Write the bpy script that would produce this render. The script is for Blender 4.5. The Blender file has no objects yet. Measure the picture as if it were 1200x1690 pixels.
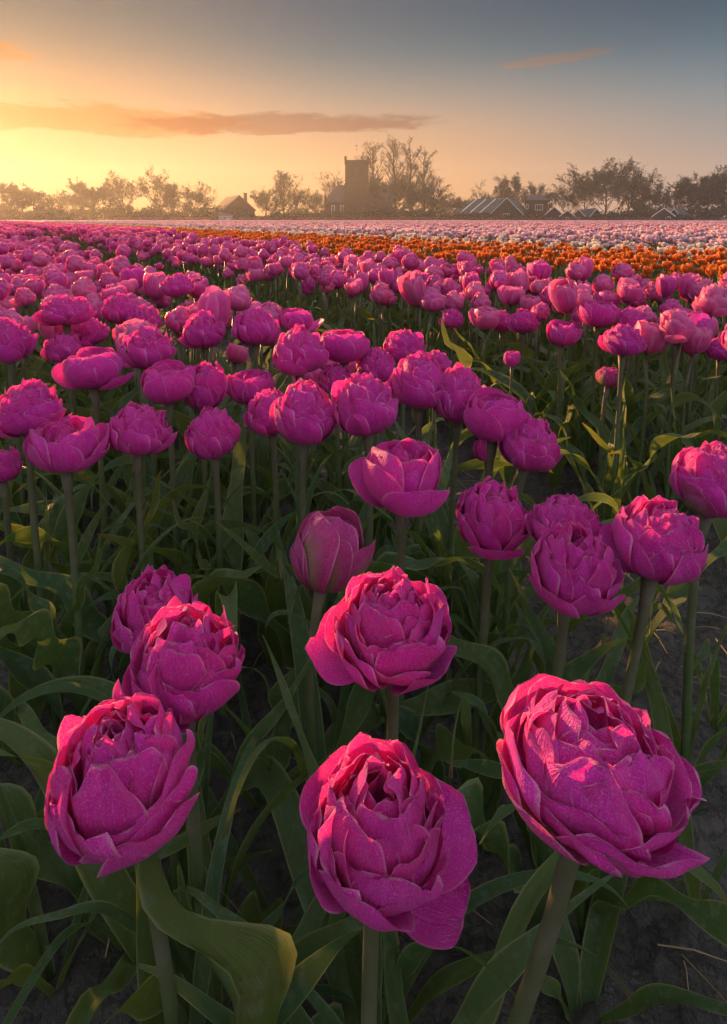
import bpy, math, random
import numpy as np
from mathutils import Vector, Matrix, Euler

scene = bpy.context.scene
R_ = math.radians

# ------------------------------------------------------------------ camera, sky, sun, exposure
F_PX, PITCH, PPY, CAM_Z = 950.0, R_(8.0), 495.0, 0.66       # photograph pixels (1200 x 1690)
cam_d = bpy.data.cameras.new("camera")
cam_d.sensor_fit = 'VERTICAL'
cam_d.sensor_height = 36.0
cam_d.lens = F_PX / 1690.0 * 36.0
cam_d.shift_y = -(845.0 - PPY) / 1690.0
cam_d.clip_start = 0.01
cam_d.clip_end = 3000.0
cam = bpy.data.objects.new("camera", cam_d)
scene.collection.objects.link(cam)
cam.location = (0, 0, CAM_Z)
cam.rotation_euler = (R_(90.0) - PITCH, 0, 0)
scene.camera = cam

SUN_AZ, SUN_EL = R_(-35.5), R_(7.0)          # azimuth from +Y, negative = left
sun_dir = Vector((math.sin(SUN_AZ) * math.cos(SUN_EL), math.cos(SUN_AZ) * math.cos(SUN_EL), math.sin(SUN_EL)))
sun_d = bpy.data.lights.new("sun", 'SUN')
sun_d.energy = 3.6
sun_d.angle = R_(1.2)
sun_d.color = (1.0, 0.47, 0.17)
sun = bpy.data.objects.new("sun", sun_d)
scene.collection.objects.link(sun)
sun.rotation_euler = sun_dir.to_track_quat('Z', 'Y').to_euler()

world = bpy.data.worlds.new("World")
scene.world = world
world.use_nodes = True
SKY_STRENGTH = 0.12
SKY_GAIN, SKY_SOFT = 1.0, 0.6
EXPOSURE = 1.7

scene.view_settings.view_transform = 'Standard'
scene.view_settings.look = 'None'
scene.view_settings.gamma = 1.0
scene.view_settings.exposure = EXPOSURE
scene.view_settings.use_curve_mapping = False
cy = scene.cycles
cy.use_denoising = True
cy.max_bounces = 6
cy.diffuse_bounces = 3
cy.glossy_bounces = 2
cy.transmission_bounces = 4
cy.transparent_max_bounces = 8
cy.volume_bounces = 1
cy.use_adaptive_sampling = True
cy.adaptive_threshold = 0.02
cy.use_light_tree = False
cy.sample_clamp_indirect = 6.0


class N:
    """small helper to wire node trees"""
    def __init__(self, tree):
        self.t = tree
    def new(self, typ, **kw):
        n = self.t.nodes.new(typ)
        for k, v in kw.items():
            if k.startswith('i_'):
                n.inputs[k[2:].replace('_', ' ')].default_value = v
            else:
                setattr(n, k, v)
        return n
    def put(self, sock, val):
        if isinstance(val, bpy.types.NodeSocket):
            self.t.links.new(val, sock)
        elif val is not None:
            sock.default_value = val
    def m(self, op, a, b=None, c=None, clamp=False):
        n = self.t.nodes.new('ShaderNodeMath')
        n.operation = op
        n.use_clamp = clamp
        for s, v in zip(n.inputs, (a, b, c)):
            self.put(s, v)
        return n.outputs[0]
    def ramp(self, v, lo, hi, a=0.0, b=1.0, smooth=True):
        n = self.t.nodes.new('ShaderNodeMapRange')
        n.interpolation_type = 'SMOOTHSTEP' if smooth else 'LINEAR'
        for s, x in zip(n.inputs[:5], (v, lo, hi, a, b)):
            self.put(s, x)
        return n.outputs[0]
    def mix(self, f, a, b, blend='MIX'):
        n = self.t.nodes.new('ShaderNodeMix')
        n.data_type = 'RGBA'
        n.blend_type = blend
        self.put(n.inputs[0], f)
        self.put(n.inputs[6], a if isinstance(a, bpy.types.NodeSocket) else (*a, 1.0))
        self.put(n.inputs[7], b if isinstance(b, bpy.types.NodeSocket) else (*b, 1.0))
        return n.outputs[2]
    def noise(self, vec, scale, detail=3.0, rough=0.55):
        n = self.t.nodes.new('ShaderNodeTexNoise')
        n.inputs['Scale'].default_value = scale
        n.inputs['Detail'].default_value = detail
        n.inputs['Roughness'].default_value = rough
        if vec is not None:
            self.t.links.new(vec, n.inputs['Vector'])
        return n.outputs['Fac']
    def comb(self, x, y, z):
        n = self.t.nodes.new('ShaderNodeCombineXYZ')
        for s, v in zip(n.inputs, (x, y, z)):
            self.put(s, v)
        return n.outputs[0]


def build_world():
    t = world.node_tree
    t.nodes.clear()
    k = N(t)
    sky = k.new('ShaderNodeTexSky')
    sky.sky_type = 'NISHITA'
    sky.sun_disc = False
    sky.sun_elevation = SUN_EL
    sky.sun_rotation = SUN_AZ          # measured from +Y, clockwise positive
    sky.air_density = 1.0
    sky.dust_density = 0.8
    sky.ozone_density = 1.0
    tc = k.new('ShaderNodeTexCoord')
    sep = k.new('ShaderNodeSeparateXYZ')
    t.links.new(tc.outputs['Generated'], sep.inputs[0])
    az = k.m('ARCTAN2', sep.outputs[0], sep.outputs[1])
    el = k.m('ARCSINE', sep.outputs[2])
    raw = sky.outputs[0]
    # veiled sky: thin high cloud evens out the glare, everywhere by the same law
    bw = k.new('ShaderNodeRGBToBW')
    t.links.new(raw, bw.inputs[0])
    lum = k.m('DIVIDE', SKY_GAIN, k.m('ADD', k.m('MULTIPLY', bw.outputs[0], SKY_SOFT), 1.0))
    col = k.mix(1.0, raw, k.comb(lum, lum, lum), 'MULTIPLY')
    # colour of the veiled sunrise sky by elevation, for four distances from the sun's azimuth
    hd = k.new('ShaderNodeVectorMath', operation='DOT_PRODUCT')
    hn = k.new('ShaderNodeVectorMath', operation='NORMALIZE')
    t.links.new(k.comb(sep.outputs[0], sep.outputs[1], 0.0), hn.inputs[0])
    t.links.new(hn.outputs[0], hd.inputs[0])
    hd.inputs[1].default_value = (math.sin(SUN_AZ), math.cos(SUN_AZ), 0.0)
    gap = k.m('ARCCOSINE', k.m('MINIMUM', k.m('MAXIMUM', hd.outputs['Value'], -0.9999), 0.9999))
    e01 = k.m('DIVIDE', k.m('MAXIMUM', el, 0.0), math.pi / 2)
    grad = None
    for (g0, g1, rows) in SKY_ROWS:
        rp = k.new('ShaderNodeValToRGB')
        rp.color_ramp.interpolation = 'B_SPLINE'
        els = rp.color_ramp.elements
        for i_, (deg, c8) in enumerate(rows):
            e_ = els[i_] if i_ < 2 else els.new(deg / 90.0)
            e_.position = deg / 90.0
            e_.color = (*[((x / 255.0 + 0.055) / 1.055) ** 2.4 for x in c8], 1.0)
        t.links.new(e01, rp.inputs[0])
        grad = rp.outputs[0] if grad is None else k.mix(k.ramp(gap, R_(g0), R_(g1)), grad, rp.outputs[0])
    sc_ = 1.0 / (SKY_STRENGTH * 2.0 ** EXPOSURE)
    grad = k.mix(1.0, grad, (sc_, sc_, sc_), 'MULTIPLY')
    col = k.mix(0.9, col, grad)
    # thin high streaks over the whole sky
    v = k.comb(k.m('MULTIPLY', az, 2.2), k.m('MULTIPLY', el, 16.0), 0.0)
    streak = k.noise(v, 1.3, 5.0, 0.6)
    st = k.ramp(streak, 0.52, 0.8, 0.0, 0.28)
    st = k.m('MULTIPLY', st, k.ramp(el, 0.02, 0.12))
    col = k.mix(st, col, k.mix(1.0, col, (1.12, 1.02, 0.98), 'MULTIPLY'))
    # low stratus banks: (azimuth, elevation, half length, half height, strength)
    warp = k.noise(k.comb(k.m('MULTIPLY', az, 5.0), k.m('MULTIPLY', el, 22.0), 3.0), 1.6, 6.0, 0.6)
    warp = k.m('SUBTRACT', warp, 0.5)
    warp2 = k.m('SUBTRACT', k.noise(k.comb(k.m('MULTIPLY', az, 16.0), k.m('MULTIPLY', el, 90.0), 7.0), 1.4, 5.0, 0.65), 0.5)
    for (ca, ce, la, lh, amt, tint) in BANKS:
        da = k.m('DIVIDE', k.m('SUBTRACT', az, R_(ca)), R_(la))
        de = k.m('SUBTRACT', el, R_(ce))
        de = k.m('ADD', de, k.m('MULTIPLY', da, R_(-0.35)))
        de = k.m('DIVIDE', de, R_(lh))
        de = k.m('ADD', de, k.m('MULTIPLY', warp, 1.6))
        de2 = k.m('MULTIPLY', k.m('MAXIMUM', de, k.m('MULTIPLY', de, -1.7)), 1.0)
        d = k.m('ADD', k.m('POWER', k.m('ABSOLUTE', da), 2.0), k.m('POWER', de2, 2.0))
        d = k.m('ADD', d, k.m('MULTIPLY', warp2, 1.5))
        mask = k.ramp(d, 0.45, 1.15, amt, 0.0)
        col = k.mix(mask, col, k.mix(1.0, col, tint, 'MULTIPLY'))
    # aureole round the veiled sun
    sd = k.new('ShaderNodeVectorMath', operation='DOT_PRODUCT')
    t.links.new(tc.outputs['Generated'], sd.inputs[0])
    sd.inputs[1].default_value = tuple(sun_dir)
    ang = k.m('ARCCOSINE', k.m('MINIMUM', sd.outputs['Value'], 0.99999))
    gl = k.m('EXPONENT', k.m('MULTIPLY', k.m('POWER', k.m('DIVIDE', ang, R_(5.0)), 1.5), -1.0))
    gs = 0.5 * sc_
    col = k.mix(gl, col, k.mix(1.0, col, (gs, gs * 0.62, gs * 0.22), 'ADD'))
    bg = k.new('ShaderNodeBackground')
    t.links.new(col, bg.inputs[0])
    bg.inputs[1].default_value = SKY_STRENGTH
    out = k.new('ShaderNodeOutputWorld')
    t.links.new(bg.outputs[0], out.inputs[0])


SKY_ROWS = [  # overhead and rear sky set brighter than in view, added as fill for petals
    (0, 0, [(0, (246, 176, 92)), (4, (242, 196, 126)), (8, (236, 180, 112)), (11, (228, 164, 112)), (15, (104, 114, 110)), (20, (0, 64, 86)), (28, (50, 108, 126)), (45, (226, 232, 240)), (90, (250, 254, 260))]),
    (2, 38, [(0, (236, 170, 108)), (4, (232, 170, 116)), (8, (206, 158, 120)), (11, (166, 148, 132)), (15, (52, 102, 116)), (20, (0, 54, 84)), (28, (40, 102, 126)), (45, (226, 232, 240)), (90, (250, 254, 260))]),
    (34, 74, [(0, (172, 146, 144)), (4, (176, 154, 146)), (8, (134, 142, 146)), (11, (104, 130, 142)), (15, (6, 80, 106)), (20, (0, 32, 64)), (28, (34, 96, 124)), (45, (224, 232, 240)), (90, (250, 254, 260))]),
    (70, 180, [(0, (206, 186, 192)), (4, (222, 200, 204)), (8, (228, 212, 214)), (11, (224, 216, 220)), (15, (218, 220, 228)), (20, (218, 222, 230)), (28, (220, 226, 234)), (45, (232, 238, 244)), (90, (250, 254, 260))])]
BANKS = [(-25.0, 8.3, 15.0, 1.7, 1.0, (0.98, 0.60, 0.36)),
         (-8.0, 8.7, 15.5, 1.25, 1.0, (0.58, 0.46, 0.48)),
         (-34.0, 13.0, 6.0, 1.0, 1.0, (1.35, 0.85, 0.50)),
         (17.5, 14.0, 5.5, 0.6, 0.9, (1.9, 0.95, 0.72)),
         (62.0, 9.0, 14.0, 1.2, 0.8, (0.8, 0.7, 0.66)),
         (-78.0, 11.0, 16.0, 1.4, 0.8, (0.75, 0.65, 0.62)),
         (150.0, 15.0, 30.0, 2.4, 0.7, (0.85, 0.8, 0.82))]
build_world()

# ------------------------------------------------------------------ pixel <-> world (layout only)
CP, SP = math.cos(PITCH), math.sin(PITCH)


def ray(px, py):
    a, b = (px - 600.0) / F_PX, -(py - PPY) / F_PX
    return Vector((a, CP + b * SP, -SP + b * CP))            # length 1 along the optical axis


def at_depth(px, py, d):
    return Vector((0, 0, CAM_Z)) + ray(px, py) * d


def at_height(px, py, z):
    r = ray(px, py)
    return Vector((0, 0, CAM_Z)) + r * ((z - CAM_Z) / r.z)


def project(p):
    q = Vector(p) - Vector((0, 0, CAM_Z))
    d = q.y * CP - q.z * SP
    u = q.y * SP + q.z * CP
    if d <= 1e-4:
        return None
    return 600 + F_PX * q.x / d, PPY - F_PX * u / d, d


def far_point(px, dist):
    """ground point at horizontal distance dist in the direction of pixel column px at eye level"""
    r = ray(px, 362)
    h = math.hypot(r.x, r.y)
    return Vector((r.x / h * dist, r.y / h * dist, 0.0))


def far_height(px, py, dist):
    r = ray(px, py)
    h = math.hypot(r.x, r.y)
    return CAM_Z + r.z / h * dist


def far_width(px, dist, w):
    a, b = far_point(px - w / 2, dist), far_point(px + w / 2, dist)
    return (a - b).length


ROW_AZ = R_(34.0)
ROW_D = Vector((-math.sin(ROW_AZ), math.cos(ROW_AZ), 0))
ROW_N = Vector((math.cos(ROW_AZ), math.sin(ROW_AZ), 0))


def bed_point(perp, along, z=0.0):
    p = ROW_N * perp + ROW_D * along
    return Vector((p.x, p.y, z))


# ------------------------------------------------------------------ object helpers
COL = scene.collection


def link(o):
    COL.objects.link(o)
    return o


def mesh_from(name, verts, faces, mat=None, uvs=None, smooth=True):
    me = bpy.data.meshes.new(name)
    me.from_pydata([tuple(v) for v in verts], [], [tuple(f) for f in faces])
    if uvs is not None:
        lay = me.uv_layers.new(name="UVMap")
        li = np.empty(len(me.loops), dtype=np.int32)
        me.loops.foreach_get('vertex_index', li)
        lay.data.foreach_set('uv', np.asarray(uvs, dtype=np.float32)[li].ravel())
    if smooth:
        me.polygons.foreach_set('use_smooth', [True] * len(me.polygons))
    if mat is not None:
        for m in (mat if isinstance(mat, (list, tuple)) else [mat]):
            me.materials.append(m)
    me.update()
    return me


def obj(name, me, parent=None, mw=None):
    o = bpy.data.objects.new(name, me)
    link(o)
    if parent is not None:
        o.parent = parent
    if mw is not None:
        o.matrix_local = mw
    return o


def tag(o, label=None, cat=None, group=None, kind=None):
    if label:
        o['label'] = label
    if cat:
        o['category'] = cat
    if group:
        o['group'] = group
    if kind:
        o['kind'] = kind
    return o


def empty(name, loc, rz=0.0):
    o = bpy.data.objects.new(name, None)
    o.empty_display_size = 0.05
    link(o)
    o.location = loc
    o.rotation_euler = (0, 0, rz)
    return o


def grid_faces(nu, nv, off=0):
    return [(off + j * nu + i, off + j * nu + i + 1, off + (j + 1) * nu + i + 1, off + (j + 1) * nu + i)
            for j in range(nv - 1) for i in range(nu - 1)]


class MB:
    """collects simple shapes into one mesh"""
    def __init__(self):
        self.v, self.f, self.uv = [], [], []
    def add(self, verts, faces, uvs=None):
        o = len(self.v)
        self.v.extend([tuple(x) for x in verts])
        self.f.extend([tuple(o + i for i in q) for q in faces])
        self.uv.extend(uvs if uvs is not None else [(0.0, 0.5)] * len(verts))
    def box(self, x0, x1, y0, y1, z0, z1):
        self.add([(x0, y0, z0), (x1, y0, z0), (x1, y1, z0), (x0, y1, z0), (x0, y0, z1), (x1, y0, z1), (x1, y1, z1), (x0, y1, z1)],
                 [(0, 3, 2, 1), (4, 5, 6, 7), (0, 1, 5, 4), (1, 2, 6, 5), (2, 3, 7, 6), (3, 0, 4, 7)])
    def tube(self, pts, radii, n=6, cap=True):
        pts = [Vector(p) for p in pts]
        base = len(self.v)
        prev = None
        for i, p in enumerate(pts):
            d = (pts[min(i + 1, len(pts) - 1)] - pts[max(i - 1, 0)])
            d = d.normalized() if d.length > 1e-9 else Vector((0, 0, 1))
            if prev is None:
                a = d.orthogonal().normalized()
            else:
                a = (prev - d * prev.dot(d))
                a = a.normalized() if a.length > 1e-6 else d.orthogonal().normalized()
            prev = a
            b = d.cross(a)
            for k in range(n):
                th = 2 * math.pi * k / n
                self.v.append(tuple(p + (a * math.cos(th) + b * math.sin(th)) * radii[i]))
                self.uv.append((k / n, i / max(1, len(pts) - 1)))
        for i in range(len(pts) - 1):
            for k in range(n):
                k2 = (k + 1) % n
                self.f.append((base + i * n + k, base + i * n + k2, base + (i + 1) * n + k2, base + (i + 1) * n + k))
        if cap:
            e = base + (len(pts) - 1) * n
            self.f.append(tuple(e + k for k in range(n)))
    def mesh(self, name, mat, smooth=False):
        return mesh_from(name, self.v, self.f, mat, self.uv, smooth)
    def build(self, name, mat, parent=None, smooth=False):
        return obj(name, self.mesh(name, mat, smooth), parent)


# ------------------------------------------------------------------ materials
def new_mat(name):
    m = bpy.data.materials.new(name)
    m.use_nodes = True
    m.node_tree.nodes.clear()
    return m, N(m.node_tree)


def finish(k, shader):
    out = k.new('ShaderNodeOutputMaterial')
    k.t.links.new(shader, out.inputs[0])


def principled(k, base, rough=0.6, normal=None, spec=0.4, sheen=0.0, **kw):
    b = k.new('ShaderNodeBsdfPrincipled')
    k.put(b.inputs['Base Color'], base if isinstance(base, bpy.types.NodeSocket) else (*base, 1.0))
    k.put(b.inputs['Roughness'], rough)
    k.put(b.inputs['Specular IOR Level'], spec)
    if sheen:
        b.inputs['Sheen Weight'].default_value = sheen
        b.inputs['Sheen Roughness'].default_value = 0.45
    if normal is not None:
        k.put(b.inputs['Normal'], normal)
    return b


def bump(k, h, strength=0.3, dist=0.001):
    n = k.new('ShaderNodeBump')
    n.inputs['Strength'].default_value = strength
    n.inputs['Distance'].default_value = dist
    k.put(n.inputs['Height'], h)
    return n.outputs[0]


def petal_material(name, ca, cb, frost_c, tip_c=None, green=0.0, trans=0.42, detail=True, frost_amt=0.8, rim_amt=0.0):
    m, k = new_mat(name)
    tc = k.new('ShaderNodeTexCoord')
    uv = k.new('ShaderNodeSeparateXYZ')
    k.t.links.new(tc.outputs['UV'], uv.inputs[0])
    u, v = uv.outputs[0], uv.outputs[1]
    au = k.m('ABSOLUTE', k.m('MULTIPLY', k.m('SUBTRACT', u, 0.5), 2.0))
    oi = k.new('ShaderNodeObjectInfo')
    rnd = oi.outputs['Random']
    base = k.mix(rnd, ca, cb)
    off = k.m('MULTIPLY', rnd, 13.0)
    ob = k.new('ShaderNodeVectorMath', operation='ADD')
    k.t.links.new(tc.outputs['Object'], ob.inputs[0])
    k.t.links.new(k.comb(off, off, off), ob.inputs[1])
    oc = ob.outputs[0]
    # soft blotches and fine lengthwise veins
    vv = k.comb(k.m('MULTIPLY', u, 46.0), k.m('MULTIPLY', v, 3.0), off)
    vein = k.noise(vv, 1.0, 2.0)
    base = k.mix(k.ramp(vein, 0.42, 0.72, 0.0, 0.35), base, k.mix(1.0, base, (0.72, 0.55, 0.8), 'MULTIPLY'))
    blot = k.noise(oc, 2.4, 3.0)
    base = k.mix(k.ramp(blot, 0.45, 0.75, 0.0, 0.35), base, k.mix(1.0, base, (1.1, 1.8, 1.25), 'MULTIPLY'))
    if green:
        g = k.m('MULTIPLY', k.ramp(au, 0.1, 0.8, 1.0, 0.0), k.ramp(v, 0.15, 0.95, 1.0, 0.0))
        g = k.m('MULTIPLY', g, k.ramp(vein, 0.3, 0.6, 0.5, 1.0))
        base = k.mix(k.m('MULTIPLY', g, green, clamp=True), base, (0.30, 0.33, 0.08))
    else:
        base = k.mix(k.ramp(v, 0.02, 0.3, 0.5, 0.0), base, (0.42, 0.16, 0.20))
    if tip_c is not None:
        e = k.m('MAXIMUM', k.ramp(au, 0.45, 1.0), k.ramp(v, 0.6, 1.0))
        base = k.mix(k.m('MULTIPLY', e, 0.85), base, tip_c)
    normal = None
    if detail:
        # rime along the rims and dew specks on the faces
        rim = k.m('MAXIMUM', k.ramp(au, 0.90, 1.0), k.ramp(v, 0.972, 1.0))
        rim = k.m('MULTIPLY', rim, k.ramp(v, 0.3, 0.7))
        fine = k.noise(oc, 38.0, 2.0, 0.7)
        grains = k.ramp(fine, 0.52, 0.70)
        frost = k.m('MULTIPLY', k.m('MAXIMUM', k.m('MULTIPLY', rim, k.ramp(fine, 0.35, 0.6, 0.35, 1.0)), k.m('MULTIPLY', grains, 0.46)), frost_amt)
        base = k.mix(frost, base, frost_c)
        dew = k.m('MULTIPLY', k.ramp(k.noise(oc, 3.4, 3.0), 0.36, 0.68, 0.06, 0.62), k.ramp(fine, 0.40, 0.60, 0.10, 1.0))
        base = k.mix(k.m('MULTIPLY', dew, frost_amt), base, (0.92, 0.17, 0.66))
        vor = k.new('ShaderNodeTexVoronoi')
        vor.inputs['Scale'].default_value = 30.0
        k.t.links.new(oc, vor.inputs['Vector'])
        drop = k.ramp(vor.outputs['Distance'], 0.1, 0.42, 1.0, 0.0)
        wr = k.noise(oc, 7.0, 4.0, 0.6)
        h = k.m('ADD', k.m('ADD', k.m('MULTIPLY', vein, 0.8), k.m('MULTIPLY', wr, 0.4)), k.m('MULTIPLY', k.m('ADD', fine, drop), 0.22))
        normal = bump(k, h, 0.8, 0.0024)
    else:
        rim = k.m('MULTIPLY', k.m('MAXIMUM', k.ramp(au, 0.6, 1.0), k.ramp(v, 0.8, 1.0)), k.ramp(v, 0.3, 0.7))
        base = k.mix(k.m('MULTIPLY', rim, rim_amt), base, frost_c)
    p = principled(k, base, 0.46, normal, 0.3, 0.15)
    tr = k.new('ShaderNodeBsdfTranslucent')
    tb = k.mix(1.0, base, (1.0, 0.85, 0.7), 'MULTIPLY')
    k.t.links.new(tb, tr.inputs[0])
    mx = k.new('ShaderNodeMixShader')
    mx.inputs[0].default_value = trans
    k.t.links.new(p.outputs[0], mx.inputs[1])
    k.t.links.new(tr.outputs[0], mx.inputs[2])
    finish(k, mx.outputs[0])
    return m


def leaf_material(name, ca, cb, trans=0.22, detail=True):
    m, k = new_mat(name)
    tc = k.new('ShaderNodeTexCoord')
    uv = k.new('ShaderNodeSeparateXYZ')
    k.t.links.new(tc.outputs['UV'], uv.inputs[0])
    u, v = uv.outputs[0], uv.outputs[1]
    au = k.m('ABSOLUTE', k.m('MULTIPLY', k.m('SUBTRACT', u, 0.5), 2.0))
    oi = k.new('ShaderNodeObjectInfo')
    rnd = oi.outputs['Random']
    off = k.m('MULTIPLY', rnd, 9.0)
    base = k.mix(rnd, ca, cb)
    line = k.noise(k.comb(k.m('MULTIPLY', u, 110.0), k.m('MULTIPLY', v, 1.2), off), 1.0, 2.0)
    base = k.mix(k.ramp(line, 0.40, 0.66, 0.0, 0.45), base, k.mix(1.0, base, (0.55, 0.62, 0.68), 'MULTIPLY'))
    patch = k.noise(k.comb(k.m('MULTIPLY', u, 2.0), k.m('MULTIPLY', v, 6.0), off), 1.3, 4.0)
    base = k.mix(k.ramp(patch, 0.5, 0.8, 0.0, 0.55), base, (0.115, 0.125, 0.03))
    rim = k.ramp(au, 0.84, 1.0, 0.0, 0.85)
    base = k.mix(rim, base, (0.27, 0.30, 0.14))
    dry = k.m('MULTIPLY', k.ramp(v, 0.93, 1.0), k.ramp(rnd, 0.55, 0.6))
    base = k.mix(dry, base, (0.22, 0.13, 0.05))
    normal = None
    if detail:
        obn = k.noise(tc.outputs['Object'], 90.0, 3.0, 0.6)
        base = k.mix(k.ramp(obn, 0.50, 0.70, 0.0, 0.34), base, (0.20, 0.27, 0.25))
        blot = k.noise(tc.outputs['Object'], 22.0, 4.0, 0.6)
        base = k.mix(k.ramp(blot, 0.58, 0.74, 0.0, 0.5), base, (0.13, 0.12, 0.05))
        normal = bump(k, k.m('ADD', line, k.m('MULTIPLY', obn, 0.3)), 0.6, 0.002)
    p = principled(k, base, 0.42, normal, 0.4)
    tr = k.new('ShaderNodeBsdfTranslucent')
    k.t.links.new(k.mix(1.0, base, (1.6, 1.5, 0.5), 'MULTIPLY'), tr.inputs[0])
    mx = k.new('ShaderNodeMixShader')
    mx.inputs[0].default_value = trans
    k.t.links.new(p.outputs[0], mx.inputs[1])
    k.t.links.new(tr.outputs[0], mx.inputs[2])
    finish(k, mx.outputs[0])
    return m


def plain_mat(name, a, b, scale=4.0, rough=0.8, bumpiness=0.0, spec=0.3, coords='Object'):
    m, k = new_mat(name)
    tc = k.new('ShaderNodeTexCoord')
    n = k.noise(tc.outputs[coords], scale, 5.0, 0.6)
    c = k.mix(k.ramp(n, 0.3, 0.7), a, b)
    nm = bump(k, n, bumpiness, 0.02) if bumpiness else None
    finish(k, principled(k, c, rough, nm, spec).outputs[0])
    return m


FROST = (0.88, 0.56, 0.76)
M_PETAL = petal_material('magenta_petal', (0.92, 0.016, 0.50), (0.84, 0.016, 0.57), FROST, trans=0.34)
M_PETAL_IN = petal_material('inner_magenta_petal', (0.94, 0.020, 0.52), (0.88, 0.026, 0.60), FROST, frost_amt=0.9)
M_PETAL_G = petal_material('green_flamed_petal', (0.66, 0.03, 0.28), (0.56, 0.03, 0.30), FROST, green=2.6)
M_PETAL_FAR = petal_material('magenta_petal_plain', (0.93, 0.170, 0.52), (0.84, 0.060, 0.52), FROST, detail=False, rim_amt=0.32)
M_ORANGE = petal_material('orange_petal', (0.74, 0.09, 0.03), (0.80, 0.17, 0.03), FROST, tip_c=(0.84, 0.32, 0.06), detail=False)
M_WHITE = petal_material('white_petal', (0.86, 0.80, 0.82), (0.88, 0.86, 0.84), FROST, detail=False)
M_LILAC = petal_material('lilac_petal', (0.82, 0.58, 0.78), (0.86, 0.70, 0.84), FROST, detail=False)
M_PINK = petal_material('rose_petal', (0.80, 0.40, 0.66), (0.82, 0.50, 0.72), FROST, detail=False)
M_LEAF = leaf_material('tulip_leaf', (0.068, 0.140, 0.062), (0.125, 0.180, 0.052), trans=0.34)
M_LEAF_FAR = leaf_material('tulip_leaf_plain', (0.095, 0.160, 0.062), (0.140, 0.175, 0.058), trans=0.38, detail=False)


def stem_material():
    m, k = new_mat('tulip_stem')
    tc = k.new('ShaderNodeTexCoord')
    uv = k.new('ShaderNodeSeparateXYZ')
    k.t.links.new(tc.outputs['UV'], uv.inputs[0])
    n = k.noise(tc.outputs['Object'], 60.0, 4.0)
    base = k.mix(k.ramp(uv.outputs[1], 0.35, 0.95), (0.085, 0.14, 0.045), (0.12, 0.12, 0.07))
    base = k.mix(k.ramp(n, 0.45, 0.75, 0.0, 0.5), base, (0.20, 0.17, 0.15))
    finish(k, principled(k, base, 0.5, bump(k, n, 0.3, 0.001), 0.35).outputs[0])
    return m


M_STEM = stem_material()


def soil_material():
    m, k = new_mat('cracked_clay_soil')
    tc = k.new('ShaderNodeTexCoord')
    o = tc.outputs['Object']
    n1 = k.noise(o, 9.0, 8.0, 0.65)
    n2 = k.noise(o, 70.0, 6.0, 0.7)
    vor = k.new('ShaderNodeTexVoronoi', feature='DISTANCE_TO_EDGE')
    vor.inputs['Scale'].default_value = 38.0
    wv = k.new('ShaderNodeVectorMath', operation='ADD')
    k.t.links.new(o, wv.inputs[0])
    k.t.links.new(k.comb(k.m('MULTIPLY', n1, 0.14), k.m('MULTIPLY', n2, 0.06), 0.0), wv.inputs[1])
    k.t.links.new(wv.outputs[0], vor.inputs['Vector'])
    crack = k.ramp(vor.outputs['Distance'], 0.0, 0.05)
    c = k.mix(k.ramp(n1, 0.3, 0.7), (0.050, 0.044, 0.042), (0.105, 0.095, 0.088))
    c = k.mix(k.ramp(n2, 0.4, 0.75, 0.0, 0.6), c, (0.15, 0.135, 0.12))
    h = k.m('ADD', k.m('MULTIPLY', n1, 1.0), k.m('ADD', k.m('MULTIPLY', n2, 0.4), k.m('MULTIPLY', crack, 0.10)))
    finish(k, principled(k, c, 0.85, bump(k, h, 1.0, 0.03), 0.25).outputs[0])
    return m


M_SOIL = soil_material()
M_STRAW = plain_mat('dry_straw', (0.22, 0.15, 0.08), (0.32, 0.24, 0.14), 20.0, 0.8)
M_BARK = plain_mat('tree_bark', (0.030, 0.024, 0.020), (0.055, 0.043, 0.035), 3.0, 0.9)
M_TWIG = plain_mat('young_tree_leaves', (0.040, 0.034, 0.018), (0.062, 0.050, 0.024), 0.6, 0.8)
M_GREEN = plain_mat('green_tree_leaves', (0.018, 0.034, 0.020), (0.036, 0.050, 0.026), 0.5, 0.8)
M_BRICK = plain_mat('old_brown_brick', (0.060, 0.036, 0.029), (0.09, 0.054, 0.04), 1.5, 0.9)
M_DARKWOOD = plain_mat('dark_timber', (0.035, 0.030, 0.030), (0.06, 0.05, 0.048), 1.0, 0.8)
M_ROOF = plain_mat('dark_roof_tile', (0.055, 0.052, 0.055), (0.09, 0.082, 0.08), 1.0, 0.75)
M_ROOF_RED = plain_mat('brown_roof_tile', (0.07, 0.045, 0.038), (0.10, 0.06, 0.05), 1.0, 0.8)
M_TRIM = plain_mat('white_painted_trim', (0.74, 0.74, 0.72), (0.8, 0.8, 0.79), 2.0, 0.6)
M_LEAD = plain_mat('grey_metal', (0.12, 0.12, 0.12), (0.2, 0.2, 0.2), 2.0, 0.5)
mg, kg = new_mat('window_glass')
finish(kg, principled(kg, (0.03, 0.035, 0.04), 0.08, None, 0.6).outputs[0])
M_GLASS = mg

# ------------------------------------------------------------------ ground
rng = np.random.default_rng(7)
random.seed(7)


def fbm(x, y, seeds, base=1.0, oct_=4):
    r = np.random.default_rng(seeds)
    out = np.zeros_like(x)
    amp, fr = 1.0, base
    for _ in range(oct_):
        for _ in range(3):
            a = r.uniform(0, 2 * math.pi)
            ph = r.uniform(0, 2 * math.pi)
            out += amp / 3 * np.sin((x * math.cos(a) + y * math.sin(a)) * fr * r.uniform(0.8, 1.25) + ph)
        amp *= 0.55
        fr *= 2.03
    return out


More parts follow.
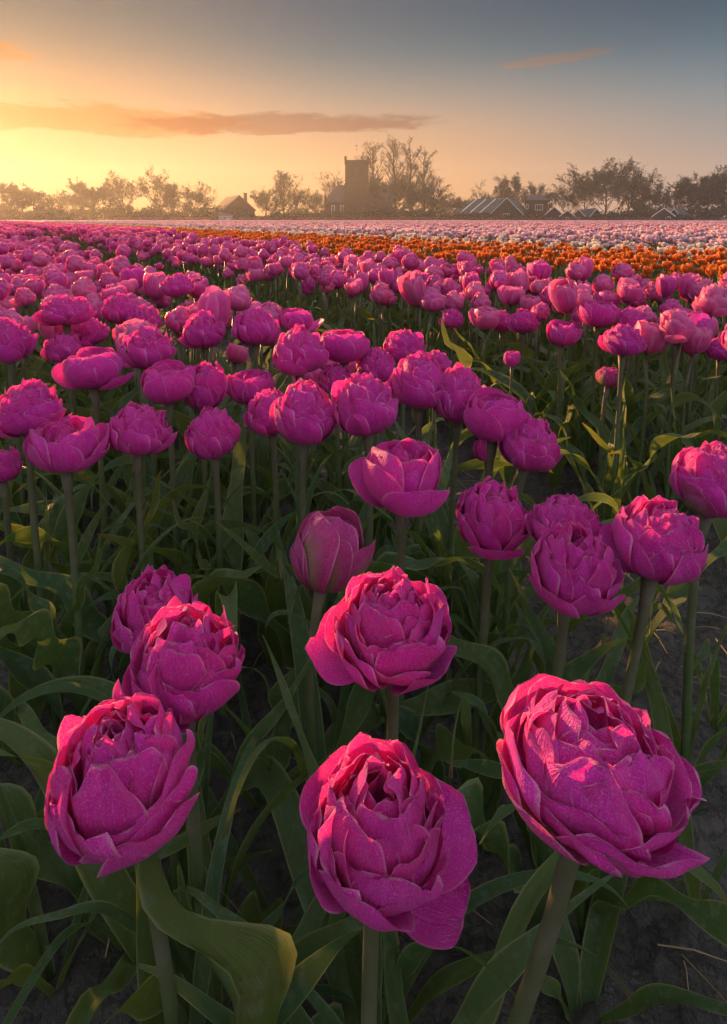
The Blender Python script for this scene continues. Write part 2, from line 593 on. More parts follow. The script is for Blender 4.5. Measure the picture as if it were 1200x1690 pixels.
def axis(lo, fine0, fine1, hi, step, grow=1.35):
    a = list(np.arange(fine0, fine1, step))
    s, x = step, fine1
    while x < hi:
        a.append(x)
        s *= grow
        x += s
    a.append(hi)
    s, x = step, fine0
    left = []
    while True:
        s *= grow
        x -= s
        if x <= lo:
            break
        left.append(x)
    left.append(lo)
    return np.array(left[::-1] + a)


def make_ground():
    xs = axis(-330, -0.9, 1.1, 330, 0.012)
    ys = axis(-60, -0.1, 1.7, 330, 0.012)
    X, Y = np.meshgrid(xs, ys)
    fade = np.clip(1.6 - np.maximum(np.abs(X) - 0.9, np.maximum(Y - 1.7, -0.1 - Y)) / 1.2, 0, 1)
    Z = 0.012 * fbm(X, Y, 3, 14.0, 3) + 0.007 * fbm(X, Y, 5, 75.0, 3)
    # clods: sharp lumps
    c = fbm(X, Y, 9, 38.0, 2)
    Z += 0.030 * np.clip(c - 0.25, 0, 1.2) + 0.006 * np.abs(fbm(X, Y, 15, 150.0, 2))
    Z *= fade
    # a shallow furrow between the two near beds
    perp = X * ROW_N.x + Y * ROW_N.y
    Z -= 0.035 * np.exp(-((perp - 0.86) / 0.16) ** 2)
    nx, ny = len(xs), len(ys)
    V = np.stack([X.ravel(), Y.ravel(), Z.ravel()], 1)
    me = mesh_from('ground', V, grid_faces(nx, ny), M_SOIL)
    return tag(obj('ground', me), kind='structure')


make_ground()


def ground_z(x, y):
    return 0.0


# ------------------------------------------------------------------ tulip pieces
def petal_grid(r, R, H, ph0, ph1, W, nu, nv, ruffle=0.05, curl=0.0, rag=0.06, fold=0.03, cup=1.0, point=0.5):
    u = np.linspace(-1, 1, nu)
    v = 1 - (1 - np.linspace(0, 1, nv)) ** 1.6
    U, V = np.meshgrid(u, v)
    phi = np.radians(ph0) + np.radians(ph1 - ph0) * V
    rr = R * np.sin(phi) ** 0.85
    z = H * (1 - np.cos(phi)) / 2
    t = np.clip((V - 0.5) / 0.5, 0, 1)
    prof = (0.30 + 0.70 * np.sin(np.clip(V / 0.62, 0, 1) * math.pi / 2)) * ((1 - t ** 3.0) ** (0.38 + 0.14 * point) + 0.03 * t)
    asym = 1 + r.uniform(-0.12, 0.12) * np.sign(U)
    s = U * W * prof * asym
    Rc = cup * np.maximum(rr, 0.42 * max(R, 0.3))
    x = rr - Rc * (1 - np.cos(s / Rc))
    y = Rc * np.sin(s / Rc)
    aU = np.abs(U)
    for _ in range(3):
        k1, k2, p = r.uniform(2.0, 6.5), r.uniform(2, 7.5), r.uniform(0, 6.28)
        wr_ = np.clip(prof / 0.8, 0.12, 1)
        x = x + ruffle * 0.7 * V ** 1.6 * (0.25 + aU ** 1.5 * wr_) * np.sin(k1 * U * wr_ + k2 * V + p)
        z = z + ruffle * 0.35 * V ** 2 * np.sin(k2 * U * wr_ + k1 * V + p * 1.7)
    wn = np.clip(prof / 0.95, 0, 1)
    roll = r.uniform(-0.05, 0.09)
    x = x + roll * R * aU ** 4 * wn * V
    x = x + 0.11 * R * U * wn * np.sin(np.clip(V * 1.25, 0, 1) * math.pi / 2)
    x = x + curl * np.clip(V - 0.62, 0, 1) ** 2 * 6.0
    z = z - abs(curl) * np.clip(V - 0.7, 0, 1) ** 2 * 2.0
    # ragged outline at the tip
    rg = np.zeros(nu)
    for _ in range(4):
        rg += r.uniform(0.3, 1) * np.sin(r.uniform(2.5, 9) * u + r.uniform(0, 6.28))
    z = z + rag * 0.28 * rg[None, :] * V ** 4 * np.clip(prof, 0.1, 1)
    z = z + 0.06 * R * (1 - aU) * V ** 6 * point
    x = x - fold * np.exp(-(U / 0.22) ** 2) * np.sin(V * math.pi)
    x = x + fold * 0.4 * np.sin(U * wn * 4.5 + r.uniform(0, 6)) * V
    vt = np.stack([x.ravel(), y.ravel(), z.ravel()], 1)
    uv = np.stack([(U.ravel() + 1) / 2, V.ravel()], 1)
    return vt, uv


# layer: (count, R, H, phi0, (phi1 range), W, ruffle, curl range, tilt range)
BALL = [(6, 1.02, 1.70, 14, (92, 112), 0.82, 0.080, (-0.12, 0.16), 0.0),
        (6, 0.95, 1.80, 14, (106, 126), 0.74, 0.095, (-0.14, 0.08), 0.0),
        (7, 0.85, 1.88, 14, (118, 142), 0.62, 0.105, (-0.12, 0.08), 0.0),
        (7, 0.73, 1.94, 14, (126, 150), 0.55, 0.105, (-0.10, 0.08), 0.0),
        (6, 0.60, 1.98, 14, (132, 156), 0.50, 0.100, (-0.08, 0.07), 0.0),
        (5, 0.44, 2.00, 14, (136, 160), 0.44, 0.090, (-0.06, 0.05), 0.0),
        (4, 0.27, 2.00, 14, (134, 158), 0.36, 0.070, (-0.04, 0.04), 0.0)]
KINDS = {
    'ball': dict(layers=BALL, open=0.0, hs=1.0),
    'open': dict(layers=BALL, open=9.0, hs=0.95),
    'cup': dict(layers=[(6, 1.0, 2.0, 14, (112, 122), 0.92, 0.03, (0.0, 0.10), 0), (5, 0.86, 2.0, 14, (116, 128), 0.75, 0.05, (-0.05, 0.06), 0),
                        (5, 0.68, 1.96, 14, (118, 132), 0.6, 0.08, (-0.05, 0.08), 0), (4, 0.45, 1.9, 14, (118, 132), 0.45, 0.08, (-0.05, 0.08), 0),
                        (3, 0.24, 1.8, 14, (112, 132), 0.3, 0.06, (-0.03, 0.05), 0)], open=0.0, hs=1.0),
    'bud': dict(layers=[(4, 1.0, 2.9, 10, (128, 146), 0.95, 0.03, (0.0, 0.06), 0), (4, 0.88, 2.9, 10, (128, 146), 0.8, 0.06, (-0.05, 0.05), 0),
                        (4, 0.66, 2.8, 10, (126, 144), 0.62, 0.08, (-0.05, 0.05), 0), (3, 0.4, 2.7, 10, (124, 142), 0.45, 0.06, (-0.03, 0.03), 0)], open=-3.0, hs=1.0),
}
NVAR = 4


def build_petal_library(nu, nv, mats, tagname):
    lib = {}
    for kn in ('ball', 'cup', 'bud'):
        r = np.random.default_rng(abs(hash_s(kn + tagname)) % 99991)
        for li, (cnt, R, H, p0, p1r, W, ruf, cr, _t) in enumerate(KINDS[kn]['layers']):
            for q in range(NVAR):
                vt, uv = petal_grid(r, R, H, p0, r.uniform(*p1r), W * r.uniform(0.9, 1.12), nu, nv, ruf * r.uniform(0.7, 1.4),
                                    r.uniform(*cr), rag=0.15 + 0.05 * (li > 1), fold=0.03 + 0.015 * li * 0.5,
                                    cup=r.uniform(0.95, 1.35), point=r.uniform(0.1, 1.0))
                lib[(kn, li, q)] = (vt, uv)
    lib['open'] = None
    return lib


def hash_s(s):
    h = 5381
    for ch in s:
        h = (h * 33 + ord(ch)) & 0x7fffffff
    return h


LIB_HI = build_petal_library(15, 17, None, 'hi')
LIB_MID = build_petal_library(5, 6, None, 'mid')
LIB_LOW = build_petal_library(3, 4, None, 'low')
PETAL_ME = {}


def petal_mesh_hi(kn, li, q, mat):
    key = (kn, li, q, mat.name)
    if key not in PETAL_ME:
        vt, uv = LIB_HI[(kn, li, q)]
        PETAL_ME[key] = mesh_from('petal', vt, grid_faces(15, 17), mat, uv)
    return PETAL_ME[key]


def petal_layout(kind, r, guard=0):
    """list of (kindkey, layer, variant, matrix, greenish) in head units (half width 1, base at z 0)"""
    kk = 'ball' if kind == 'open' else kind
    K = KINDS[kind]
    out = []
    phase = r.uniform(0, 6.28)
    for li, (cnt, R, H, *_r) in enumerate(K['layers']):
        phase += math.pi / cnt + r.uniform(-0.25, 0.25)
        for c in range(cnt):
            th = phase + 2 * math.pi * c / cnt + r.uniform(-0.16, 0.16)
            flare = r.uniform(10, 26) if li == 0 and r.random() < 0.14 else 0.0
            tilt = R_(flare + r.uniform(-4, 4) * (1.2 if li < 1 else 0.6) + K['open'] * (1.0 if li == 0 else 0.6 if li == 1 else 0.25))
            sc = r.uniform(0.94, 1.06)
            base = R * 0.24
            M = Matrix.Rotation(th, 4, 'Z') @ Matrix.Translation((base, 0, 0)) @ Matrix.Rotation(tilt, 4, 'Y') @ Matrix.Translation((-base, 0, 0)) \
                @ Matrix.Rotation(R_(r.uniform(-5, 5) * (1.0 if li < 2 else 0.6)), 4, 'X') @ Matrix.Diagonal((sc, sc, sc * r.uniform(0.95, 1.05) * K['hs'], 1))
            out.append((kk, li, int(r.integers(NVAR)), M, False))
    for g in range(guard):
        th = r.uniform(0, 6.28)
        M = Matrix.Rotation(th, 4, 'Z') @ Matrix.Rotation(R_(6), 4, 'Y') @ Matrix.Diagonal((1.04, 0.75, 0.8, 1))
        out.append((kk, 0, int(r.integers(NVAR)), M, True))
    return out


def joined_head(kind, seed, lib, nu, nv, skip_layers=(), guard=0):
    r = np.random.default_rng(seed)
    V, Fc, UV = [], [], []
    off = 0
    gf = grid_faces(nu, nv)
    for (kk, li, q, M, g) in petal_layout(kind, r, guard):
        if li in skip_layers:
            continue
        vt, uv = lib[(kk, li, q)]
        m = np.array(M)
        V.append(vt @ m[:3, :3].T + m[:3, 3])
        UV.append(uv)
        Fc += [tuple(off + i for i in f) for f in gf]
        off += len(vt)
    return np.concatenate(V), Fc, np.concatenate(UV)


def leaf_grid(r, L, Wd, lean, arch, twist, wave, nu, nv):
    u = np.linspace(-1, 1, nu)
    t = np.linspace(0, 1, nv)
    ang = np.radians(lean + arch * t ** r.uniform(1.4, 2.6))
    ang = ang + np.radians(r.uniform(-60, 150)) * np.clip((t - 0.68) / 0.32, 0, 1) ** 1.5
    ds = L / (nv - 1)
    x = np.concatenate([[0], np.cumsum(np.sin(ang[:-1]) * ds)])
    z = np.concatenate([[0], np.cumsum(np.cos(ang[:-1]) * ds)])
    side = r.uniform(-0.5, 0.5)
    ysway = side * L * 0.35 * t ** 2
    w = Wd / 2 * (0.45 + 0.55 * np.sin(np.clip(t / 0.4, 0, 1) * math.pi / 2)) * np.clip(1 - np.clip((t - 0.3) / 0.7, 0, 1) ** 1.7, 0.0, 1) + 0.0008
    tw = np.radians(twist) * t ** 1.3
    nx, nz = np.cos(ang), -np.sin(ang)          # normal (faces outward/up)
    V = np.zeros((nv, nu, 3))
    p1, p2, kq = r.uniform(0, 6.28), r.uniform(0, 6.28), r.uniform(3.5, 8.0)
    chan = r.uniform(0.25, 0.6) * (1 - 0.6 * t)
    for i, uu in enumerate(u):
        lat = uu * w
        a = abs(uu)
        nrm = -chan * w * (a ** 1.6) * 1.0 + wave * w.max() * a ** 1.5 * np.sin(kq * 2 * math.pi * t * 0.5 + (p1 if uu < 0 else p2)) * np.sin(math.pi * np.clip(t, 0, 1)) 
        nrm = nrm * 1.0
        l2 = lat * np.cos(tw)
        n2 = nrm + lat * np.sin(tw)
        V[:, i, 0] = x + nx * n2
        V[:, i, 1] = ysway + l2
        V[:, i, 2] = z + nz * n2
    U, T = np.meshgrid((u + 1) / 2, t)
    return V.reshape(-1, 3), np.stack([U.ravel(), T.ravel()], 1)


LEAF_PARAMS = []
_r = np.random.default_rng(21)
for q in range(26):
    narrow = q % 2 == 1
    LEAF_PARAMS.append(dict(L=_r.uniform(0.28, 0.45), Wd=_r.uniform(0.012, 0.022) if narrow else _r.uniform(0.026, 0.048), lean=_r.uniform(6, 26),
                            arch=_r.uniform(25, 75) if q % 3 else _r.uniform(90, 190), twist=_r.uniform(-150, 150), wave=_r.uniform(0.45, 1.0)))
LEAF_HI, LEAF_LO, LEAF_GRID = [], [], []
for q, P in enumerate(LEAF_PARAMS):
    vt, uv = leaf_grid(np.random.default_rng(100 + q), nu=9, nv=30, **P)
    LEAF_HI.append(mesh_from('leaf', vt, grid_faces(9, 30), M_LEAF, uv))
    vt, uv = leaf_grid(np.random.default_rng(100 + q), nu=4, nv=13, **P)
    LEAF_LO.append(mesh_from('leaf', vt, grid_faces(4, 13), M_LEAF_FAR, uv))
    LEAF_GRID.append(leaf_grid(np.random.default_rng(100 + q), nu=2, nv=6, **P))


def bez(p0, p1, p2, p3, n):
    return [p0 * (1 - t) ** 3 + p1 * 3 * t * (1 - t) ** 2 + p2 * 3 * t * t * (1 - t) + p3 * t ** 3 for t in np.linspace(0, 1, n)]


def core_mesh():
    mb = MB()
    mb.tube([(0, 0, -0.03), (0, 0, 0.08), (0, 0, 0.5), (0, 0, 0.62)], [0.16, 0.30, 0.12, 0.05], 8)
    return mb.mesh('flower', M_STEM, True)


CORE = core_mesh()


def tulip_full(center, half, kind, tilt_cam, tilt_right, seed, label, name='pink_tulip', group=None, lean=(0, 0), leaves=4, guard=0,
               hscale=1.0, mat_kind=None, leaf_scale=1.0, flares=(), stem_r=0.0042, cat='tulip'):
    """a tulip with every petal a mesh of its own: root > stem, leaf…, flower (> petal…)"""
    r = np.random.default_rng(seed)
    center = Vector(center)
    ax = (Matrix.Rotation(R_(tilt_right), 3, 'Y') @ Matrix.Rotation(R_(tilt_cam), 3, 'X')) @ Vector((0, 0, 1))
    foot = center - ax * (half * 0.80 * hscale)
    base = Vector((center.x + lean[0], center.y + lean[1], 0.0))
    root = empty(name, base)
    tag(root, label, cat, group)
    p3 = foot - base + ax * half * 0.06
    pts = bez(Vector((0, 0, -0.02)), Vector((0, 0, p3.z * 0.4)), p3 - ax * (p3.z * 0.3), p3, 12)
    mb = MB()
    rs = [stem_r * (1.15 - 0.25 * i / 11) for i in range(12)]
    rs[-1] = max(rs[-1], half * 0.22)
    rs[-2] *= 1.08
    mb.tube(pts, rs, 10)
    mb.build('stem', M_STEM, root, True)
    rotm = ax.to_track_quat('Z', 'Y').to_matrix().to_4x4()
    spin = r.uniform(0, 6.28)
    HM = Matrix.Translation(foot - base) @ rotm @ Matrix.Rotation(spin, 4, 'Z') @ Matrix.Diagonal((half, half, half * hscale, 1))
    fl = obj('flower', CORE, root, HM)
    for (kk, li, q, M, g) in petal_layout(kind, r, guard):
        mat = M_PETAL_G if (g or (mat_kind == 'green' and li < 2)) else (M_PETAL if li < 2 else M_PETAL_IN)
        obj('petal', petal_mesh_hi(kk, li, q, mat), fl, M)
    tw = (rotm.to_3x3() @ Vector((1, 0, 0)))
    yaw0 = math.atan2(tw.y, tw.x)
    for (deg, tl, sc, gr) in flares:                  # loose outer petals, direction in the world (0 = right of the picture)
        M = Matrix.Rotation(R_(deg) - spin - yaw0, 4, 'Z') @ Matrix.Translation((0.2, 0, 0)) @ Matrix.Rotation(R_(tl), 4, 'Y') @ Matrix.Translation((-0.2, 0, 0)) @ Matrix.Diagonal((sc, sc * 0.95, sc * 1.05, 1))
        obj('petal', petal_mesh_hi('bud' if kind == 'bud' else 'ball', 0, int(r.integers(NVAR)), M_PETAL_G if gr else M_PETAL), fl, M)
    a0 = r.uniform(0, 6.28)
    for q in range(leaves):
        th = a0 + q * 2.4 + r.uniform(-0.4, 0.4)
        s = leaf_scale * r.uniform(0.75, 1.08) * (1.0 - 0.08 * q)
        M = Matrix.Translation((math.cos(th) * 0.004, math.sin(th) * 0.004, 0.004 + 0.02 * q)) @ Matrix.Rotation(th, 4, 'Z') @ Matrix.Diagonal((s, s, s, 1))
        obj('leaf', LEAF_HI[int(r.integers(len(LEAF_HI)))], root, M)
    return root


def leaf_plant(px, py, seed, label, leaves=5, z=0.0, scale=1.0, spread=1.0):
    p = at_height(px, py, z)
    p.z = 0
    r = np.random.default_rng(seed)
    root = empty('tulip_plant', p)
    tag(root, label, 'tulip plant')
    a0 = r.uniform(0, 6.28)
    for q in range(leaves):
        th = a0 + q * 2.4 + r.uniform(-0.3, 0.3)
        s = scale * r.uniform(0.7, 1.05)
        M = Matrix.Rotation(th, 4, 'Z') @ Matrix.Translation((0.005, 0, 0)) @ Matrix.Rotation(R_(r.uniform(-4, 14) * spread), 4, 'Y') @ Matrix.Diagonal((s, s, s, 1))
        obj('leaf', LEAF_HI[int(r.integers(len(LEAF_HI)))], root, M)
    return root


HEAD_POS = []       # (xy, half) of every placed head


def head_from_pixels(px, py, w, zmin=0.33, zmax=0.50):
    dpl = (at_height(px, py, 0.42) - Vector((0, 0, CAM_Z))).y / ray(px, py).y
    dw = F_PX * 0.080 / w
    d = math.sqrt(dpl * dw) if dpl > 0 else dw
    for _ in range(60):
        z = at_depth(px, py, d).z
        if z < zmin:
            d *= 0.98
        elif z > zmax:
            d *= 1.02
    c = at_depth(px, py, d)
    return c, w * d / F_PX / 2


# px, py, width, kind, tilt to camera, tilt right, lean(x,y of foot), leaves, guard, hscale, label
FRONT = [
    (622, 1362, 262, 'open', 10, 2, (-0.004, 0.02), 5, 0, 1.02, 'large open magenta tulip at bottom centre with loose petals spreading to its right'),
    (974, 1252, 338, 'open', 0, 6, (-0.055, 0.03), 4, 1, 0.63, 'largest magenta tulip, bottom right, wide open on a slanting bare stem'),
    (202, 1288, 236, 'ball', 10, -4, (0.015, 0.02), 5, 0, 1.05, 'magenta tulip at bottom left facing the camera with tightly packed petals'),
    (308, 1100, 192, 'ball', 8, 4, (0.0, 0.02), 4, 0, 0.98, 'magenta tulip just above and right of the bottom left one, overlapping it'),
    (642, 1032, 212, 'open', 10, -4, (-0.01, 0.02), 4, 1, 1.0, 'magenta tulip at centre with a backlit red petal flaring to its left'),
    (255, 1016, 142, 'ball', 5, -4, (0.0, 0.01), 4, 1, 0.95, 'half hidden magenta tulip behind the overlapping pair at lower left'),
    (540, 934, 122, 'bud', -6, 14, (-0.01, 0.02), 4, 2, 0.80, 'pointed magenta tulip bud streaked with green at centre, behind the red-petalled one'),
    (945, 940, 146, 'ball', 10, 2, (0.0, 0.02), 4, 0, 1.08, 'round magenta tulip with densely folded petals, in front of the dark floppy one'),
    (936, 868, 130, 'open', -6, 4, (0.02, 0.02), 3, 0, 0.95, 'dark magenta tulip hidden behind the round one right of centre'),
    (1082, 898, 152, 'ball', -2, 6, (-0.03, 0.01), 4, 0, 0.98, 'broad magenta tulip at right with a clean rounded lower cup'),
    (811, 857, 122, 'ball', 6, 0, (-0.01, 0.0), 4, 0, 1.02, 'round magenta tulip standing alone between the centre and the right group'),
    (663, 787, 136, 'cup', 0, 0, (0.0, 0.0), 4, 0, 1.0, 'smooth cup shaped pink tulip above centre on a straight green stem'),
    (1176, 800, 128, 'ball', 0, 8, (0.0, 0.0), 4, 1, 1.05, 'magenta tulip cut by the right edge with a pale green outer petal'),
    (872, 737, 98, 'ball', 4, 8, (-0.02, 0.0), 3, 0, 1.0, 'magenta tulip at the right tip of the diagonal front row'),
    (817, 690, 104, 'cup', 0, 4, (-0.01, 0.0), 3, 0, 0.98, 'magenta tulip second from the right tip of the diagonal front row'),
    (758, 657, 98, 'ball', 2, 2, (-0.01, 0.0), 3, 0, 1.08, 'magenta tulip third from the right tip of the diagonal front row'),
    (690, 634, 104, 'ball', 0, -2, (0.0, 0.0), 3, 0, 1.0, 'pale pink tulip fourth from the right tip of the diagonal front row'),
    (604, 676, 116, 'ball', 0, -4, (0.0, 0.0), 3, 0, 0.98, 'pink tulip directly above the smooth cup shaped one, slightly left of it'),
    (503, 688, 112, 'ball', 2, 3, (0.0, 0.0), 3, 0, 1.05, 'magenta tulip with ragged rim on a dark stem, left of centre'),
    (446, 686, 84, 'ball', 4, -4, (0.0, 0.0), 3, 0, 1.0, 'dark magenta tulip tucked behind the ragged one left of centre'),
    (351, 720, 92, 'ball', 4, -2, (0.0, 0.0), 4, 0, 1.05, 'small round magenta tulip, third from left in the nearest standing row'),
    (228, 713, 106, 'ball', 2, 4, (0.0, 0.0), 4, 0, 0.88, 'broad low magenta tulip, second from left in the nearest standing row'),
    (106, 738, 116, 'cup', 2, 0, (0.0, 0.0), 4, 0, 0.88, 'magenta tulip half behind a raised leaf at left, below the large edge tulip'),
    (46, 676, 120, 'open', 0, 3, (0.0, 0.0), 3, 0, 0.98, 'large ragged magenta tulip near the left edge with warm lit rim'),
    (4, 772, 60, 'ball', 0, 0, (0.0, 0.0), 3, 0, 1.1, 'magenta tulip mostly cut off by the left edge of the picture'),
    (278, 635, 94, 'cup', 0, 0, (0.0, 0.0), 3, 0, 0.85, 'broad pink cup tulip overlapping a darker ragged one at left'),
    (338, 642, 84, 'ball', 6, 6, (0.0, 0.0), 3, 0, 1.05, 'dark ragged tulip behind the broad pink cup at left'),
    (413, 641, 78, 'cup', 0, 0, (0.0, 0.0), 3, 0, 0.88, 'small pink cup tulip on a thin straight stem between two darker groups'),
    (152, 610, 98, 'cup', 0, -3, (0.0, 0.0), 3, 0, 0.82, 'broad pink tulip at left with one petal sticking out to its right'),
    (244, 579, 90, 'ball', 2, 0, (0.0, 0.0), 3, 0, 0.88, 'pink tulip behind the broad cup at left, slightly to its left'),
    (494, 584, 92, 'ball', 2, 0, (0.0, 0.0), 3, 0, 0.95, 'pink tulip left of the smooth twin in the middle of the left bed'),
    (568, 572, 82, 'cup', 0, 0, (0.0, 0.0), 3, 0, 0.85, 'smooth pink tulip touching a rounder one on its left, mid left bed'),
    (622, 607, 70, 'ball', 2, 0, (0.0, 0.0), 3, 0, 0.9, 'small pink tulip squeezed between the row of four and the smooth twin'),
    (666, 574, 74, 'ball', 4, 0, (0.0, 0.0), 3, 0, 0.8, 'pink tulip whose ruffled crown shows above the pale fourth tulip'),
    (556, 629, 68, 'ball', 4, 0, (0.0, 0.0), 3, 0, 0.8, 'small ruffled tulip peeping over the two ragged ones left of centre'),
    (338, 549, 72, 'ball', 0, 0, (0.0, 0.0), 3, 0, 0.95, 'pink tulip with one warm petal turned out at its left, left bed'),
    (421, 544, 78, 'ball', 0, 0, (0.0, 0.0), 3, 0, 0.9, 'broad ruffled tulip standing right of the one with the turned out petal'),
    (14, 566, 78, 'ball', 2, 0, (0.0, 0.0), 3, 0, 1.08, 'round dusky pink tulip at the left edge above the large ragged one'),
    (105, 577, 64, 'ball', 6, -4, (0.0, 0.0), 2, 0, 0.85, 'dusky pink tulip low behind the broad one at left'),
    (149, 551, 60, 'ball', 0, 0, (0.0, 0.0), 2, 0, 0.85, 'small rounded pink tulip between the dusky low one and the next row'),
    (107, 514, 86, 'open', 0, -4, (0.0, 0.0), 2, 0, 0.78, 'wide tulip with outer petals lit orange along the left edge of the bed'),
    (198, 513, 60, 'ball', 0, 0, (0.0, 0.0), 2, 0, 0.95, 'pink tulip right of the wide orange-lit one in the left bed'),
    (238, 530, 56, 'ball', 0, 0, (0.0, 0.0), 2, 0, 0.9, 'small pink tulip in front of the gap right of the wide orange-lit one'),
    (490, 530, 62, 'cup', 0, 0, (0.0, 0.0), 2, 0, 0.8, 'pink tulip behind the left one of the smooth twins'),
    (718, 603, 56, 'ball', 0, 0, (0.0, 0.0), 2, 0, 0.85, 'small pink tulip half hidden behind the third and fourth of the front row'),
    (803, 750, 40, 'bud', 0, -4, (0.0, 0.0), 2, 0, 0.7, 'short stunted magenta bud low under the front row tip'),
    (845, 597, 27, 'bud', 0, 0, (0.0, 0.0), 2, 0, 0.8, 'tiny slim pink bud on a thin stem in the furrow right of centre'),
    (1148, 557, 58, 'bud', 0, 2, (0.0, 0.0), 3, 1, 0.82, 'egg shaped pink bud at right with one green outer petal'),
    (927, 552, 52, 'cup', 0, 0, (0.0, 0.0), 3, 0, 1.0, 'small pink cup tulip alone at the front of the right bed'),
    (1028, 565, 72, 'ball', 0, 0, (0.0, 0.0), 3, 0, 0.8, 'broad ruffled magenta tulip at the front of the right bed'),
    (987, 519, 62, 'cup', 0, 0, (0.0, 0.0), 3, 1, 0.9, 'deep magenta cup tulip on a tall stem behind the broad ruffled one at right'),
    (864, 533, 46, 'ball', 0, 0, (0.0, 0.0), 2, 0, 0.98, 'right one of two touching pink tulips at the front of the right bed'),
    (828, 533, 40, 'ball', 0, 0, (0.0, 0.0), 2, 0, 1.0, 'left one of two touching pink tulips at the front of the right bed'),
    (747, 528, 39, 'ball', 0, 0, (0.0, 0.0), 2, 0, 0.98, 'small magenta tulip at the front of the right bed, left of the touching pair'),
    (1040, 533, 58, 'ball', 0, 0, (0.0, 0.0), 2, 0, 0.85, 'paler ruffled tulip right behind the broad ruffled one at right'),
    (1116, 545, 54, 'ball', 0, 0, (0.0, 0.0), 2, 0, 1.0, 'pink tulip left of the egg shaped bud at right'),
    (1188, 578, 46, 'ball', 0, 0, (0.0, 0.0), 2, 0, 0.95, 'magenta tulip at the right edge beside the egg shaped bud'),
    (888, 449, 40, 'cup', 0, 0, (0.0, 0.0), 2, 0, 1.0, 'tall smooth magenta tulip rising above the right bed towards the orange strip'),
    (219, 460, 44, 'cup', 0, 0, (0.0, 0.0), 2, 0, 1.1, 'tall smooth pink tulip rising above the left bed near the furrow'),
    (292, 474, 56, 'ball', 0, 0, (0.0, 0.0), 2, 0, 0.8, 'pale pink tulip right of the tall smooth one in the left bed'),
]
FLARES = {0: [(20, 52, 1.15, False), (-14, 74, 1.05, False)], 1: [(205, 14, 1.0, True), (-20, 8, 1.0, False)], 2: [(-40, 12, 1.0, False)], 4: [(172, 40, 1.05, False), (215, 12, 0.8, True)],
          6: [(205, 30, 0.62, True), (-95, 6, 0.9, True), (-20, 9, 0.95, True)], 12: [(200, 10, 0.9, True)], 21: [(10, 26, 0.95, False)], 22: [(0, 18, 0.95, False)], 23: [(-5, 26, 1.0, False)],
          28: [(-5, 34, 0.95, False)], 35: [(190, 28, 0.9, False)], 40: [(190, 24, 1.0, False), (-10, 26, 1.0, False)], 10: [(-30, 14, 0.95, False)], 13: [(-20, 22, 0.9, False)]}
for i, (px, py, w, kind, tcam, trt, lean, nl, gd, hs, lab) in enumerate(FRONT):
    wk = {'ball': 0.88, 'open': 0.78, 'cup': 0.92, 'bud': 0.92}[kind]
    c, half = head_from_pixels(px, py, w)
    HEAD_POS.append((c.x, c.y, half))
    tulip_full(c, half * wk, kind, tcam, trt, 500 + i, lab, lean=lean, leaves=nl + (3 if 13 <= i < 32 else 2), guard=gd, hscale=hs, mat_kind='green' if i == 6 else None, flares=FLARES.get(i, ()),
               leaf_scale=1.0 if i < 13 else 1.12, stem_r=0.0042 if w > 50 else 0.0034)
# the withered, still green bud
c, half = head_from_pixels(1004, 628, 40)
g_bud = tulip_full(c, half * 0.92, 'bud', 0, 8, 777, 'closed brownish green bud bent on a dark stem in the furrow', leaves=3, guard=3, hscale=0.66, mat_kind='green')
HEAD_POS.append((c.x, c.y, half))

for i, (px, py, nl, sc, lab) in enumerate([
        (90, 1640, 5, 0.85, 'leafy flowerless tulip plant in the bottom left corner'),
        (330, 1690, 5, 0.8, 'leafy flowerless tulip plant with broad wavy leaves left of the bottom centre flower'),
        (640, 1720, 4, 0.72, 'broad leaves rising at the bottom edge right below the bottom centre flower'),
        (960, 1700, 4, 0.72, 'wide dark tulip leaves at the bottom edge right of the slanting stem'),
        (1150, 1500, 4, 0.8, 'tulip leaves at the right edge below the largest flower'),
        (40, 1260, 5, 0.95, 'leafy flowerless tulip plant at the left edge beside the bottom left flower'),
        (60, 1090, 5, 0.95, 'leafy flowerless tulip plant at the left edge above the bottom left flower'),
        (1180, 1200, 4, 0.85, 'narrow tulip leaves at the right edge above the largest flower'),
        (430, 1330, 5, 0.9, 'tulip leaves standing between the bottom left and bottom centre flowers'),
        (790, 1120, 4, 0.85, 'tulip leaves right of the red-petalled centre flower'),
        (120, 960, 5, 1.0, 'dense leaf clump under the nearest standing row at left'),
        (300, 930, 5, 1.0, 'dense leaf clump under the small round tulips left of centre'),
        (200, 1560, 5, 0.8, 'low wavy tulip leaves around the stem of the bottom left flower'),
        (20, 1480, 5, 0.85, 'tulip leaves at the left edge below the bottom left flower'),
        (470, 1560, 4, 0.75, 'curling tulip leaves left of the bottom centre stem'),
        (450, 1040, 5, 0.95, 'tulip leaves between the overlapping pair and the centre flower'),
        (560, 880, 5, 1.0, 'tulip leaves under the green streaked bud'),
        (700, 930, 5, 0.95, 'tulip leaves below the smooth cup shaped tulip'),
        (850, 1010, 4, 0.9, 'tulip leaves left of the round folded tulip'),
        (1050, 1080, 4, 0.85, 'tulip leaves between the largest flower and the broad cup at right'),
        (420, 860, 5, 1.0, 'dense leaf clump below the ragged tulips left of centre'),
        (30, 860, 5, 1.0, 'dense leaf clump at the left edge under the large ragged tulip'),
        (200, 850, 5, 1.0, 'dense leaf clump below the broad low tulip at left'),
        (960, 760, 4, 1.0, 'broad leaved plant in the furrow below the brownish green bud'),
        (1090, 760, 4, 1.0, 'tulip leaves in the furrow left of the flower at the right edge')]):
    leaf_plant(px, py, 900 + i, lab, nl, 0.0, sc)

